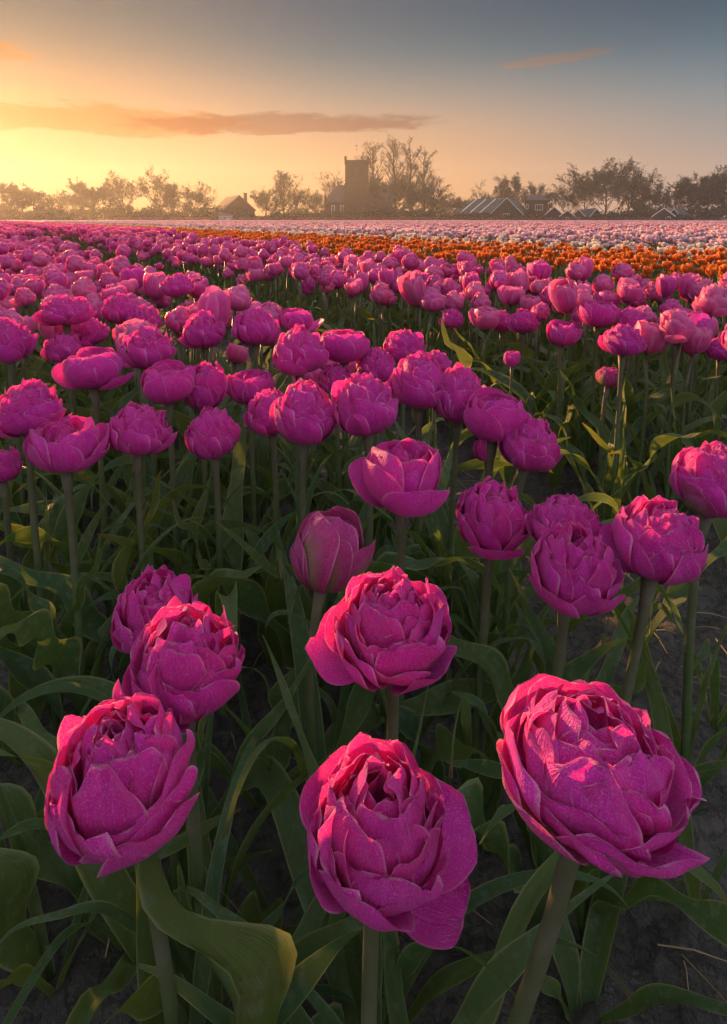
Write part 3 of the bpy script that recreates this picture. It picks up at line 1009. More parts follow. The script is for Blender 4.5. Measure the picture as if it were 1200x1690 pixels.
# ------------------------------------------------------------------ the beds: individuals first, the rest as stuff
MID_HEADS = []
for q, (kd, sk) in enumerate([('ball', ()), ('ball', ()), ('cup', ()), ('ball', ()), ('cup', ()), ('open', ()), ('bud', ())]):
    V, Fc, UV = joined_head(kd, 40 + q, LIB_MID, 5, 6, sk)
    MID_HEADS.append(mesh_from('flower', V, Fc, M_PETAL_FAR, UV))
STEMS = []
for q in range(4):
    mb = MB()
    rr = np.random.default_rng(60 + q)
    b = Vector((rr.uniform(-0.03, 0.03), rr.uniform(-0.03, 0.03), 0.5))
    mb.tube(bez(Vector((0, 0, -0.02)), Vector((0, 0, 0.3)), Vector((b.x, b.y, 0.7)), Vector((0, 0, 1.0)), 6), [0.0044, 0.0042, 0.004, 0.0038, 0.0037, 0.0042], 6)
    STEMS.append(mb.mesh('stem', M_STEM, True))


def too_close(x, y, need):
    for (a, b, h) in HEAD_POS:
        if (a - x) ** 2 + (b - y) ** 2 < (need + h) ** 2:
            return True
    return False


def bed_candidates(p0, p1, a0, a1, spacing, seed):
    r = np.random.default_rng(seed)
    out = []
    n = max(1, int(round((p1 - p0) / spacing)))
    for i in range(n):
        a = a0 + r.uniform(0, spacing)
        while a < a1:
            out.append((i, p0 + (i + 0.5) * (p1 - p0) / n + r.normal(0, spacing * 0.22), a + r.normal(0, spacing * 0.2)))
            a += spacing
    return out


cands = []
for bed, (p0, p1, a0, a1, sp) in {'left': (-0.42, 0.64, 0.3, 24.0, 0.105), 'right': (1.07, 2.16, 0.0, 24.0, 0.105)}.items():
    for (row, p, a) in bed_candidates(p0, p1, a0, a1, sp, 31 if bed == 'left' else 32):
        w = bed_point(p, a)
        pr = project((w.x, w.y, 0.43))
        if pr is None:
            continue
        px, py, d = pr
        if not (-160 < px < 1360) or d < 0.5:
            continue
        if bed == 'left' and py > 575:
            continue
        if bed == 'right' and py > 585:
            continue
        if math.hypot(w.x, w.y) < 3.0 and too_close(w.x, w.y, 0.034):
            continue
        nrow = 11 - row if bed == 'left' else row + 1
        cands.append((math.hypot(w.x, w.y), w, bed, px, py, nrow))
cands.sort(key=lambda c_: c_[0])
N_IND = 300 - len(FRONT) - 1
vis = [c_ for c_ in cands if -20 < c_[3] < 1220]
ind = vis[:N_IND]
ind_ids = set(id(c_) for c_ in ind)
rest = [c_ for c_ in cands if id(c_) not in ind_ids]
ORD = ['', 'first', 'second', 'third', 'fourth', 'fifth', 'sixth', 'seventh', 'eighth', 'ninth', 'tenth', 'eleventh', 'twelfth', 'thirteenth', 'fourteenth',
       'fifteenth', 'sixteenth', 'seventeenth', 'eighteenth', 'nineteenth', 'twentieth']
MARKS = [(120, 'far left trees'), (340, 'vase shaped trees'), (430, 'farmhouse'), (560, 'tall thin tree'), (640, 'church tower'), (730, 'poplar clump'),
         (870, 'barn'), (1000, 'brick house'), (9999, 'right hand trees')]


def place_labels(items, fmt):
    """items: (key, px, row); a label for each from its row, the landmark above it and its turn from the left"""
    cells = {}
    for key, px, row in items:
        cells.setdefault((row, next(t for lim, t in MARKS if px < lim)), []).append((px, key))
    out = {}
    for (row, mark), lst in cells.items():
        lst.sort(key=lambda q: q[0])
        for n_, (px, key) in enumerate(lst):
            out[key] = fmt(ORD[n_ + 1] if len(lst) > 1 else 'only', ORD[row], mark)
    return out


IND_LABEL = {}
for bd in ('left', 'right'):
    IND_LABEL.update(place_labels([(id(c_), c_[3], c_[5]) for c_ in ind if c_[2] == bd],
                                  lambda o_, r_, m_, bd=bd: '%s pink tulip below the %s in the %s row of the %s bed' % (o_, m_, r_, bd)))
r = np.random.default_rng(77)
for c_ in ind:
    (dist, w, bed, px, py, nrow) = c_
    lab, grp = IND_LABEL[id(c_)], 'pink tulips of the %s bed behind the front ones' % bed
    hz = min(0.46, max(0.31, r.normal(0.395, 0.028)))
    root = empty('pink_tulip', (w.x, w.y, 0.0), r.uniform(0, 6.28))
    tag(root, lab, 'tulip', grp)
    half = r.normal(0.0300, 0.0040)
    half = min(0.037, max(0.020, half))
    obj('stem', STEMS[int(r.integers(4))], root, Matrix.Diagonal((1, 1, hz, 1)))
    hi = int(r.choice(7, p=[0.2, 0.18, 0.17, 0.18, 0.14, 0.04, 0.09]))
    obj('flower', MID_HEADS[hi], root, Matrix.Translation((0, 0, hz - 0.003)) @ Euler((R_(r.normal(0, 10)), R_(r.normal(0, 10)), r.uniform(0, 6.28))).to_matrix().to_4x4()
        @ Matrix.Diagonal((half, half, half * r.uniform(1.0, 1.22), 1)))
    a0 = r.uniform(0, 6.28)
    for q in range(4):
        th = a0 + q * 2.3 + r.uniform(-0.4, 0.4)
        s = r.uniform(0.75, 1.1)
        obj('leaf', LEAF_LO[int(r.integers(len(LEAF_LO)))], root, Matrix.Rotation(th, 4, 'Z') @ Matrix.Diagonal((s, s, s, 1)))


# prototypes for the masses
def proto_plant(name, head_mat, kind, seed, lib, nu, nv, half, height, leaves, skip, parts=None):
    V, Fc, UV = joined_head(kind, seed, lib, nu, nv, skip)
    V = V * np.array([half, half, half * 1.08]) + np.array([0, 0, height])
    V, UV = list(map(tuple, V)), list(map(tuple, UV))
    mi = [0] * len(Fc)
    rr = np.random.default_rng(seed + 5)
    mb = MB()
    mb.tube([(0, 0, 0), (0, 0, height * 0.5), (0, 0, height + 0.004)], [0.004] * 3, 4)
    o = len(V)
    V += mb.v
    UV += [(0.5, 0.3)] * len(mb.v)
    Fc = list(Fc) + [tuple(o + i for i in f) for f in mb.f]
    mi += [1] * len(mb.f)
    for q in range(leaves):
        vt, uv = LEAF_GRID[int(rr.integers(len(LEAF_GRID)))]
        th = rr.uniform(0, 6.28)
        rot = np.array(Matrix.Rotation(th, 3, 'Z'))
        s = rr.uniform(0.7, 1.0) * height / 0.40
        o = len(V)
        V += list(map(tuple, (vt * s) @ rot.T))
        UV += list(map(tuple, uv))
        gf = grid_faces(2, 6)
        Fc += [tuple(o + i for i in f) for f in gf]
        mi += [1] * len(gf)
    me = mesh_from(name, V, Fc, [head_mat, M_LEAF_FAR], UV)
    me.polygons.foreach_set('material_index', mi)
    return me


def scatter(name, protos, pts, seed, label, cat, smin=0.85, smax=1.12, tilt=6):
    """points with a plant on each: one object of kind stuff"""
    rr = np.random.default_rng(seed)
    col = bpy.data.collections.new(name + '_plants')
    for i, me in enumerate(protos):
        col.objects.link(bpy.data.objects.new('%s_plant_%02d' % (name, i), me))
    me = bpy.data.meshes.new(name)
    me.from_pydata([tuple(p) for p in pts], [], [])
    n = len(pts)
    rot = np.stack([rr.normal(0, R_(tilt), n), rr.normal(0, R_(tilt), n), rr.uniform(0, 6.28, n)], 1)
    at = me.attributes.new('rot', 'FLOAT_VECTOR', 'POINT')
    at.data.foreach_set('vector', rot.astype(np.float32).ravel())
    at = me.attributes.new('scl', 'FLOAT', 'POINT')
    at.data.foreach_set('value', rr.uniform(smin, smax, n).astype(np.float32))
    at = me.attributes.new('idx', 'INT', 'POINT')
    at.data.foreach_set('value', rr.integers(0, len(protos), n).astype(np.int32))
    ng = bpy.data.node_groups.new(name + '_nodes', 'GeometryNodeTree')
    ng.interface.new_socket('Geometry', in_out='INPUT', socket_type='NodeSocketGeometry')
    ng.interface.new_socket('Geometry', in_out='OUTPUT', socket_type='NodeSocketGeometry')
    nd, lk = ng.nodes, ng.links
    gi, go = nd.new('NodeGroupInput'), nd.new('NodeGroupOutput')
    mp = nd.new('GeometryNodeMeshToPoints')
    ip = nd.new('GeometryNodeInstanceOnPoints')
    ci = nd.new('GeometryNodeCollectionInfo')
    ci.inputs['Collection'].default_value = col
    ci.inputs['Separate Children'].default_value = True
    ci.inputs['Reset Children'].default_value = True
    ip.inputs['Pick Instance'].default_value = True

    def attr(nm, typ):
        a = nd.new('GeometryNodeInputNamedAttribute')
        a.data_type = typ
        a.inputs['Name'].default_value = nm
        return a.outputs['Attribute']
    e2r = nd.new('FunctionNodeEulerToRotation')
    lk.new(attr('rot', 'FLOAT_VECTOR'), e2r.inputs[0])
    lk.new(gi.outputs[0], mp.inputs['Mesh'])
    lk.new(mp.outputs[0], ip.inputs['Points'])
    lk.new(ci.outputs[0], ip.inputs['Instance'])
    lk.new(attr('idx', 'INT'), ip.inputs['Instance Index'])
    lk.new(e2r.outputs[0], ip.inputs['Rotation'])
    lk.new(attr('scl', 'FLOAT'), ip.inputs['Scale'])
    lk.new(ip.outputs[0], go.inputs[0])
    o = obj(name, me)
    md = o.modifiers.new('plants', 'NODES')
    md.node_group = ng
    return tag(o, label, cat, kind='stuff')


P_PINK = [proto_plant('pink', M_PETAL_FAR, kd, 300 + i, LIB_MID, 5, 6, 0.0305, 0.395, 3, ()) for i, kd in enumerate(['ball', 'ball', 'cup', 'ball', 'cup', 'ball'])]
P_PINK_L = [proto_plant('pinklow', M_PETAL_FAR, kd, 320 + i, LIB_LOW, 3, 4, 0.032, 0.395, 2, (4, 5, 6)) for i, kd in enumerate(['ball', 'cup', 'ball', 'cup'])]
scatter('pink_tulip_mass', P_PINK, [(c_[1].x, c_[1].y, r.normal(0, 0.012)) for c_ in rest if c_[0] < 7], 1,
        'mass of pink tulips continuing both beds behind the nearer ones', 'tulips')
far_pts = [(c_[1].x, c_[1].y, 0.0) for c_ in rest if c_[0] >= 7]
for (p0, p1) in ((-0.42, 0.70), (1.04, 2.16)):
    for (_row, p, a) in bed_candidates(p0, p1, 24.0, 120.0, 0.16, 55):
        w = bed_point(p, a)
        far_pts.append((w.x, w.y, 0.0))
scatter('distant_pink_tulip_mass', P_PINK_L, far_pts, 2, 'far end of the pink tulip beds fading into the glow at left', 'tulips', 0.95, 1.25)

# ------------------------------------------------------------------ orange strip
P_ORANGE = [proto_plant('orange', M_ORANGE, 'cup', 340 + i, LIB_LOW, 3, 4, 0.0185, 0.40, 2, (2, 3, 4)) for i in range(4)]
oc = []
for (row, p, a) in bed_candidates(2.30, 3.12, -0.5, 60.0, 0.082, 71) + [(10 + q_[0], q_[1], q_[2]) for q_ in bed_candidates(3.22, 4.05, -0.5, 60.0, 0.082, 72)]:
    w = bed_point(p, a)
    pr = project((w.x, w.y, 0.44))
    if pr is None or not (-120 < pr[0] < 1330):
        continue
    d = math.hypot(w.x, w.y)
    if d > 14 and r.random() > (14 / d) ** 0.7:
        continue
    oc.append((d, w, pr[0], row + 1))
oc.sort(key=lambda q: q[0])
o_vis = [q for q in oc if 0 <= q[2] <= 1200][:300]
oid = set(id(q) for q in o_vis)
O_LABEL = place_labels([(id(q), q[2], q[3]) for q in o_vis], lambda o_, r_, m_: '%s orange tulip below the %s in the %s row of the strip' % (o_, m_, r_))
for q in o_vis:
    o = obj('orange_tulip', P_ORANGE[int(r.integers(4))])
    s = r.uniform(0.88, 1.12)
    o.matrix_world = Matrix.Translation(q[1]) @ Matrix.Rotation(r.uniform(0, 6.28), 4, 'Z') @ Matrix.Rotation(R_(r.normal(0, 4)), 4, 'X') @ Matrix.Diagonal((s, s, s, 1))
    tag(o, O_LABEL[id(q)], 'tulip', 'orange tulips of the strip')
scatter('orange_tulip_mass', P_ORANGE, [(q[1].x, q[1].y, 0.0) for q in oc if id(q) not in oid], 3, 'far end of the orange tulip strip running to the left', 'tulips')

# ------------------------------------------------------------------ white, lilac and rose strips beyond
P_WHITE = [proto_plant('white', M_WHITE, 'cup', 360 + i, LIB_LOW, 3, 4, 0.022, 0.38, 1, (2, 3, 4)) for i in range(3)]
P_LILAC = [proto_plant('lilac', M_LILAC, 'ball', 370 + i, LIB_LOW, 3, 4, 0.027, 0.38, 1, (2, 3, 4, 5, 6)) for i in range(3)]
P_ROSE = [proto_plant('rose', M_PINK, 'ball', 380 + i, LIB_LOW, 3, 4, 0.027, 0.38, 1, (2, 3, 4, 5, 6)) for i in range(3)]
P_RED = [proto_plant('red', petal_material('red_petal', (0.55, 0.02, 0.05), (0.62, 0.04, 0.08), FROST, detail=False), 'cup', 390, LIB_LOW, 3, 4, 0.034, 0.40, 2, (2, 3, 4))]


def strip_points(p0, p1, seed, dmax):
    rr = np.random.default_rng(seed)
    out = []
    dmin = p0 / 1.05
    amax = math.sqrt(max(1.0, dmax ** 2 - p0 ** 2))
    area = (p1 - p0) * (amax + p0 * 1.2)
    dens = 95.0 if p0 < 8 else 46.0
    n = int(area * dens)
    P = rr.uniform(p0, p1, n)
    A = rr.uniform(-p0 * 0.95, amax, n)
    X = P * ROW_N.x + A * ROW_D.x
    Y = P * ROW_N.y + A * ROW_D.y
    D = np.hypot(X, Y)
    az = np.degrees(np.arctan2(X, Y))
    keep = (Y > 0) & (np.abs(az) < 37) & (D < dmax) & (rr.random(n) < np.clip((13.0 / D) ** 1.0, 0, 1))
    return [(x, y, z) for x, y, z in zip(X[keep], Y[keep], rr.normal(0, 0.012, keep.sum()))]


white = strip_points(4.15, 5.0, 81, 40)
lil, rose = strip_points(5.0, 5.9, 82, 50), []
pb, bi = 6.15, 0
while pb < 46:
    w_ = 1.75 if pb < 20 else 3.4
    dest = [lil, rose, lil, lil, rose][bi % 5]
    dest += strip_points(pb, pb + w_, 90 + bi, 62)
    pb += w_ + (0.32 if pb < 20 else 0.5)
    bi += 1
scatter('white_tulip_mass', P_WHITE, white, 4, 'narrow strip of white tulips behind the orange strip', 'tulips')
scatter('lilac_tulip_mass', P_LILAC, lil, 5, 'wide strips of pale lilac tulips behind the white strip', 'tulips', 0.95, 1.25)
scatter('rose_tulip_mass', P_ROSE, rose, 6, 'rose pink tulip strips between the lilac ones', 'tulips', 0.95, 1.25)


def far_field():
    """low bumpy carpet of the farthest rows, 55 m to the field's end"""
    xs = np.arange(-120, 121, 1.2)
    ys = np.concatenate([np.arange(52, 80, 0.7), np.arange(80, 136, 1.4)])
    X, Y = np.meshgrid(xs, ys)
    rr = np.random.default_rng(3)
    perp = X * ROW_N.x + Y * ROW_N.y
    Z = 0.40 + rr.normal(0, 0.035, X.shape) - 0.14 * (np.sin(perp * 2 * math.pi / 3.6) > 0.93)
    Z[0] = 0
    Z[-1] = 0
    m, k = new_mat('far_tulip_carpet')
    tc = k.new('ShaderNodeTexCoord')
    n = k.noise(tc.outputs['Object'], 6.0, 4.0, 0.7)
    n2 = k.noise(tc.outputs['Object'], 0.12, 2.0)
    c = k.mix(k.ramp(n2, 0.4, 0.6), (0.56, 0.30, 0.48), (0.56, 0.18, 0.36))
    c = k.mix(k.ramp(n, 0.45, 0.65), c, (0.10, 0.11, 0.05))
    finish(k, principled(k, c, 0.8).outputs[0])
    me = mesh_from('far_tulip_carpet', np.stack([X.ravel(), Y.ravel(), Z.ravel()], 1), grid_faces(len(xs), len(ys)), m)
    tag(obj('far_tulip_carpet', me), 'farthest lilac and rose tulip rows reaching the field edge', 'tulips', kind='stuff')


far_field()
rr_ = np.random.default_rng(4)
scatter('red_tulip_mass', P_RED, [(x, 134.0 + rr_.uniform(0, 3.0), 0.1) for x in rr_.uniform(-60, 120, 5000)], 7,
        'thin dark red tulip line along the far edge of the field', 'tulips', 1.6, 2.2)

# ------------------------------------------------------------------ trees
def make_tree(name, pos, height, spread, seed, label, cat='tree', leafy=0.5, style='round', green=False, trunk_h=0.25, group=None):
    """trunk with limbs (one mesh) and crown of twigs and leaf clumps (one mesh)"""
    rr = random.Random(seed)
    root = empty(name, pos)
    tag(root, label, cat, group)
    tb, cr = MB(), MB()
    leaves = []
    H = height
    base_r = max(0.12, H * 0.018)

    def branch(p, d, length, rad, level, mb):
        n = 4
        pts, rads = [p.copy()], [rad]
        q = p.copy()
        dd = d.copy()
        for i in range(n):
            dd = (dd + Vector((rr.gauss(0, 0.13), rr.gauss(0, 0.13), rr.gauss(0.05, 0.08)))).normalized()
            q = q + dd * (length / n)
            pts.append(q.copy())
            rads.append(rad * (1 - 0.62 * (i + 1) / n))
        mb.tube(pts, rads, 5 if level < 1 else 3, False)
        return pts, rads, dd

    top = Vector((rr.gauss(0, 0.02) * H, rr.gauss(0, 0.02) * H, H * (0.62 if style != 'tall' else 0.8)))
    tp = [Vector((0, 0, -0.3))] + [top * t + Vector((rr.gauss(0, 0.008), rr.gauss(0, 0.008), 0)) * H for t in (0.2, 0.4, 0.6, 0.8, 1.0)]
    tr = [base_r * 1.25, base_r, base_r * 0.85, base_r * 0.65, base_r * 0.45, base_r * 0.25]
    tb.tube(tp, tr, 7, False)
    nl = {'round': 17, 'tall': 24, 'vase': 15, 'bush': 16}[style]
    for i in range(nl):
        t = trunk_h + (1 - trunk_h) * (i + rr.random() * 0.7) / nl
        f = t * 5
        i0 = min(4, int(f))
        p = tp[i0].lerp(tp[i0 + 1], f - i0) if i0 + 1 < len(tp) else tp[-1]
        th = i * 2.4 + rr.uniform(-0.5, 0.5)
        up = {'round': 0.55 + 0.8 * t, 'tall': 1.5, 'vase': 1.25, 'bush': 0.5 + 0.7 * t}[style]
        d = Vector((math.cos(th), math.sin(th), up * rr.uniform(0.8, 1.2))).normalized()
        reach = {'round': math.sin(math.pi * (0.34 + 0.6 * (t - trunk_h) / (1 - trunk_h))), 'tall': 0.75 - 0.35 * t, 'vase': 0.55 + 0.55 * t,
                 'bush': math.sin(math.pi * (0.35 + 0.6 * t))}[style]
        room = max(0.5, (H - p.z) / max(0.25, d.z))
        ln = min(spread * 0.62 * reach / max(0.25, math.hypot(d.x, d.y)), room * 0.75) * rr.uniform(0.75, 1.1)
        pts, rads, dd = branch(p, d, ln, base_r * 0.42 * (1.1 - t * 0.6), 0, tb)
        for j in range(7):
            k_ = rr.uniform(0.25, 1.0)
            ii = min(3, int(k_ * 4))
            p2 = pts[ii].lerp(pts[ii + 1], k_ * 4 - ii)
            d2 = (dd + Vector((rr.gauss(0, 0.65), rr.gauss(0, 0.65), rr.gauss(0.3, 0.45)))).normalized()
            l2 = ln * rr.uniform(0.28, 0.5)
            q2, r2, d3 = branch(p2, d2, l2, max(0.035, base_r * 0.13), 1, cr)
            for m_ in range(5):
                kk = rr.uniform(0.3, 1.0)
                i3 = min(3, int(kk * 4))
                p3 = q2[i3].lerp(q2[i3 + 1], kk * 4 - i3)
                d4 = (d3 + Vector((rr.gauss(0, 0.8), rr.gauss(0, 0.8), rr.gauss(0.2, 0.6)))).normalized()
                l3 = l2 * rr.uniform(0.3, 0.6)
                e = p3 + d4 * l3
                cr.tube([p3, p3.lerp(e, 0.5) + Vector((rr.gauss(0, 0.06), rr.gauss(0, 0.06), 0)) * l3, e], [0.03, 0.024, 0.015], 3, False)
                leaves.append((p3, e))
    nq = int(len(leaves) * (0.8 + 11.0 * leafy))
    wood_f = len(cr.f)
    for _ in range(nq):
        a, b = leaves[rr.randrange(len(leaves))]
        c_ = a.lerp(b, rr.uniform(0.3, 1.15)) + Vector((rr.gauss(0, 0.22), rr.gauss(0, 0.22), rr.gauss(0, 0.18)))
        s = rr.uniform(0.07, 0.16) * (1.0 + 0.35 * leafy)
        x = Vector((rr.gauss(0, 1), rr.gauss(0, 1), rr.gauss(0, 1))).normalized()
        y = x.orthogonal().normalized()
        cr.add([c_ - x * s, c_ - y * s * 0.7, c_ + x * s, c_ + y * s * 0.7], [(0, 1, 2, 3)])
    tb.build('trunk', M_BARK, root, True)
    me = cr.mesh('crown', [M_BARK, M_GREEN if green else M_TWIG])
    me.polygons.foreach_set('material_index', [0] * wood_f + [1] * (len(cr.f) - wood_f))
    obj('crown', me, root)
    return root


# column, top row, width px, distance, style, leafy, green, label
TREES = [
    (2, 342, 40, 190, 'bush', 1.4, False, 'low bush at the far left edge in the orange glow'),
    (38, 308, 62, 180, 'bush', 1.6, False, 'dense rounded tree at far left drowned in orange light'),
    (82, 321, 36, 185, 'round', 0.4, False, 'small bare tree right of the dense rounded one at far left'),
    (122, 317, 40, 182, 'round', 0.6, False, 'small tree left of the broad dense tree at left'),
    (158, 305, 72, 178, 'bush', 1.4, False, 'broad dense tree at left in the mist'),
    (206, 295, 62, 172, 'vase', 0.6, False, 'vase shaped tree with forked limbs at left'),
    (258, 290, 46, 170, 'vase', 0.6, False, 'slender vase shaped tree with open crown at left'),
    (284, 303, 32, 172, 'tall', 0.5, False, 'narrow tree right of the slender vase shaped one'),
    (322, 309, 46, 168, 'round', 0.6, False, 'round crowned tree left of the farmhouse'),
    (440, 316, 46, 165, 'bush', 0.7, False, 'leafy bush right of the farmhouse chimney'),
    (468, 285, 48, 166, 'tall', 0.35, False, 'tall thin tree between the farmhouse and the church'),
    (492, 313, 40, 168, 'round', 0.5, False, 'low twiggy tree right of the tall thin one'),
    (521, 318, 36, 172, 'round', 0.4, False, 'low bare tree just left of the church gable'),
    (550, 283, 52, 186, 'round', 0.3, False, 'bare tree rising behind the church roof'),
    (597, 248, 40, 192, 'tall', 0.2, False, 'thin bare tree directly behind the church tower'),
    (620, 224, 46, 184, 'tall', 0.22, False, 'tall poplar next to the church tower'),
    (651, 218, 50, 182, 'tall', 0.28, False, 'tallest poplar in the clump right of the church tower'),
    (676, 228, 44, 184, 'tall', 0.28, False, 'tall poplar at the middle right of the church clump'),
    (700, 243, 40, 186, 'tall', 0.2, False, 'thin bare poplar near the right end of the church clump'),
    (714, 268, 40, 172, 'round', 0.08, False, 'bare spreading tree at the right end of the church clump'),
    (640, 300, 70, 176, 'bush', 1.7, True, 'dense evergreen mass right of the church tower'),
    (690, 312, 70, 174, 'bush', 1.6, True, 'dark rounded bush below the poplars'),
    (735, 329, 40, 195, 'bush', 0.8, False, 'low distant bush between the church clump and the barn'),
    (758, 331, 36, 198, 'bush', 0.7, False, 'low distant bush left of the barn roof'),
    (797, 311, 44, 196, 'round', 0.3, False, 'bare rounded tree behind the barn roof'),
    (828, 293, 28, 190, 'tall', 0.5, False, 'narrow tree behind the barn ridge'),
    (849, 293, 38, 190, 'tall', 0.6, True, 'leafy tree left of the tall brick house'),
    (879, 297, 40, 192, 'round', 0.7, True, 'round leafy tree behind the tall brick house'),
    (905, 303, 24, 192, 'round', 0.6, False, 'small round tree right of the tall brick house'),
    (936, 311, 50, 186, 'round', 0.5, False, 'pale twiggy tree behind the small white edged houses'),
    (966, 290, 66, 180, 'round', 1.4, True, 'leafy tree at the left of the large right hand clump'),
    (1000, 273, 84, 176, 'round', 1.6, True, 'largest broad tree of the right hand clump'),
    (1036, 283, 66, 178, 'round', 1.4, True, 'leafy tree at the right of the large right hand clump'),
    (1072, 306, 60, 176, 'bush', 1.6, True, 'lower green tree between the right hand clumps'),
    (1112, 296, 36, 190, 'round', 0.2, False, 'bare thin tree between the right hand clumps'),
    (1138, 296, 56, 172, 'round', 1.6, True, 'leafy tree left of the tall one at the right edge'),
    (1168, 285, 60, 170, 'round', 1.6, True, 'broad leafy tree near the right edge'),
    (1204, 268, 70, 168, 'round', 1.6, True, 'tall leafy tree at the right edge'),
    (1262, 290, 90, 170, 'round', 1.4, True, 'leafy tree outside the right edge'),
]
for i, (px, top, w, dist, style, leafy, green, lab) in enumerate(TREES):
    if px > 1250:
        continue
    p = far_point(px, dist)
    make_tree('tree', p, far_height(px, top, dist), far_width(px, dist, w) * 1.05, 1200 + i, lab, leafy=leafy, style=style, green=green,
              trunk_h=0.06 if style == 'bush' else 0.16, group='trees along the horizon')


def make_shrub(px, top, w, dist, seed, label, green):
    rr = np.random.default_rng(seed)
    p = far_point(px, dist)
    h = far_height(px, top, dist)
    wd = far_width(px, dist, w)
    n = int(1500)
    th, ph = rr.uniform(0, 6.28, n), np.arccos(rr.uniform(-0.2, 1, n))
    rad = rr.uniform(0.55, 1.0, n) ** 0.6 * (1 + 0.18 * np.sin(3 * th + rr.uniform(0, 6)) + 0.14 * np.sin(5 * th + 4 * ph))
    C = np.stack([rad * np.sin(ph) * np.cos(th) * wd / 2, rad * np.sin(ph) * np.sin(th) * wd / 3, 0.05 + rad * np.cos(ph) * h * 0.9], 1)
    C[:, 2] = np.clip(C[:, 2], 0.05, None)
    A = rr.normal(0, 1, (n, 3))
    A /= np.linalg.norm(A, axis=1)[:, None]
    B = np.cross(A, rr.normal(0, 1, (n, 3)))
    B /= np.linalg.norm(B, axis=1)[:, None]
    s = rr.uniform(0.16, 0.36, n)[:, None]
    V = np.stack([C - A * s, C - B * s * 0.8, C + A * s, C + B * s * 0.8], 1).reshape(-1, 3)
    Fc = [(4 * i, 4 * i + 1, 4 * i + 2, 4 * i + 3) for i in range(n)]
    root = empty('shrub', p)
    tag(root, label, 'shrub', 'shrubs along the far edge of the field')
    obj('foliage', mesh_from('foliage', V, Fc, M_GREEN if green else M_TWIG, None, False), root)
    mb = MB()
    for q in range(4):
        a = q * 1.7
        mb.tube([(0, 0, -0.1), (math.cos(a) * wd * 0.15, math.sin(a) * wd * 0.1, h * 0.55)], [0.06, 0.03], 4, False)
    mb.build('stems', M_BARK, root)


SHRUBS = []
_x = -20
rs = random.Random(5)
i = 0
where_ = [(75, 'at the far left in the orange glow'), (210, 'below the vase shaped trees at left'), (340, 'left of the farmhouse'), (430, 'right of the farmhouse'),
          (540, 'left of the church'), (730, 'in front of the church clump'), (760, 'left of the barn'), (870, 'in front of the barn'), (1000, 'beside the small white edged houses'),
          (1090, 'left of the lone house at right'), (1300, 'at the right edge of the far field')]
cnts = {}
while _x < 1225:
    w = rs.uniform(36, 62)
    top = rs.uniform(336, 349)
    if 720 < _x < 995:
        top = rs.uniform(350, 357)
    elif 365 < _x < 415 or 1070 < _x < 1120:
        top = rs.uniform(352, 357)
    elif _x > 995:
        top = rs.uniform(335, 347)
    px = _x + w / 2
    wh = next(t for lim, t in where_ if px < lim)
    cnts[wh] = cnts.get(wh, 0) + 1
    SHRUBS.append((px, top, w, wh))
    _x += w * 0.62
    i += 1
seen = {}
ordw = ['first', 'second', 'third', 'fourth', 'fifth', 'sixth', 'seventh']
for i, (px, top, w, wh) in enumerate(SHRUBS):
    n_ = seen.get(wh, 0)
    seen[wh] = n_ + 1
    lab = 'low misty shrub ' + wh if cnts[wh] == 1 else '%s of the low misty shrubs %s' % (ordw[min(n_, 6)], wh)
    low = top > 349
    make_shrub(px, top, w * 1.25, (150 if low else 160) + (i % 3) * 2.0, 1500 + i, lab, px > 600)

# ------------------------------------------------------------------ buildings
def frame_for(px, dist, turn=0.0):
    """origin and yaw so that local x runs to the right of the picture and local y away from the camera"""
    p = far_point(px, dist)
    return p, -math.atan2(p.x, p.y) + turn


def window(parent, x, z, w, h, y=-0.02, name='window', bars=1, rows=1):
    mb = MB()
    t = 0.09
    mb.box(x - w / 2, x + w / 2, y - 0.05, y, z, z + t)
    mb.box(x - w / 2, x + w / 2, y - 0.05, y, z + h - t, z + h)
    mb.box(x - w / 2, x - w / 2 + t, y - 0.05, y, z + t, z + h - t)
    mb.box(x + w / 2 - t, x + w / 2, y - 0.05, y, z + t, z + h - t)
    for b in range(bars):
        xx = x - w / 2 + w * (b + 1) / (bars + 1)
        mb.box(xx - 0.03, xx + 0.03, y - 0.045, y - 0.003, z + t, z + h - t)
    wn = mb.build(name, M_TRIM, parent)
    g = MB()
    g.box(x - w / 2 + t, x + w / 2 - t, y - 0.02, y - 0.006, z + t, z + h - t)
    g.build('pane', M_GLASS, wn)
    return wn


def gable_roof(mb, x0, x1, y0, y1, ze, zr, th=0.18, over=0.35):
    """ridge along y; the gable faces the camera"""
    xm = (x0 + x1) / 2
    s = (zr - ze) / (xm - x0)
    xa, xb, za = x0 - over, x1 + over, ze - over * s
    for (a, b) in ((xa, xm), (xm, xb)):
        zl, zh = (za, zr) if a == xa else (zr, za)
        mb.add([(a, y0 - over, zl), (b, y0 - over, zh), (b, y1 + over, zh), (a, y1 + over, zl),
                (a, y0 - over, zl + th), (b, y0 - over, zh + th), (b, y1 + over, zh + th), (a, y1 + over, zl + th)],
               [(0, 3, 2, 1), (4, 5, 6, 7), (0, 1, 5, 4), (1, 2, 6, 5), (2, 3, 7, 6), (3, 0, 4, 7)])


def gable_wall(mb, x0, x1, y0, y1, ze, zr):
    xm = (x0 + x1) / 2
    mb.add([(x0, y0, -0.2), (x1, y0, -0.2), (x1, y0, ze), (xm, y0, zr), (x0, y0, ze), (x0, y1, -0.2), (x1, y1, -0.2), (x1, y1, ze), (xm, y1, zr), (x0, y1, ze)],
           [(0, 1, 2, 3, 4), (9, 8, 7, 6, 5), (0, 4, 9, 5), (1, 6, 7, 2)])


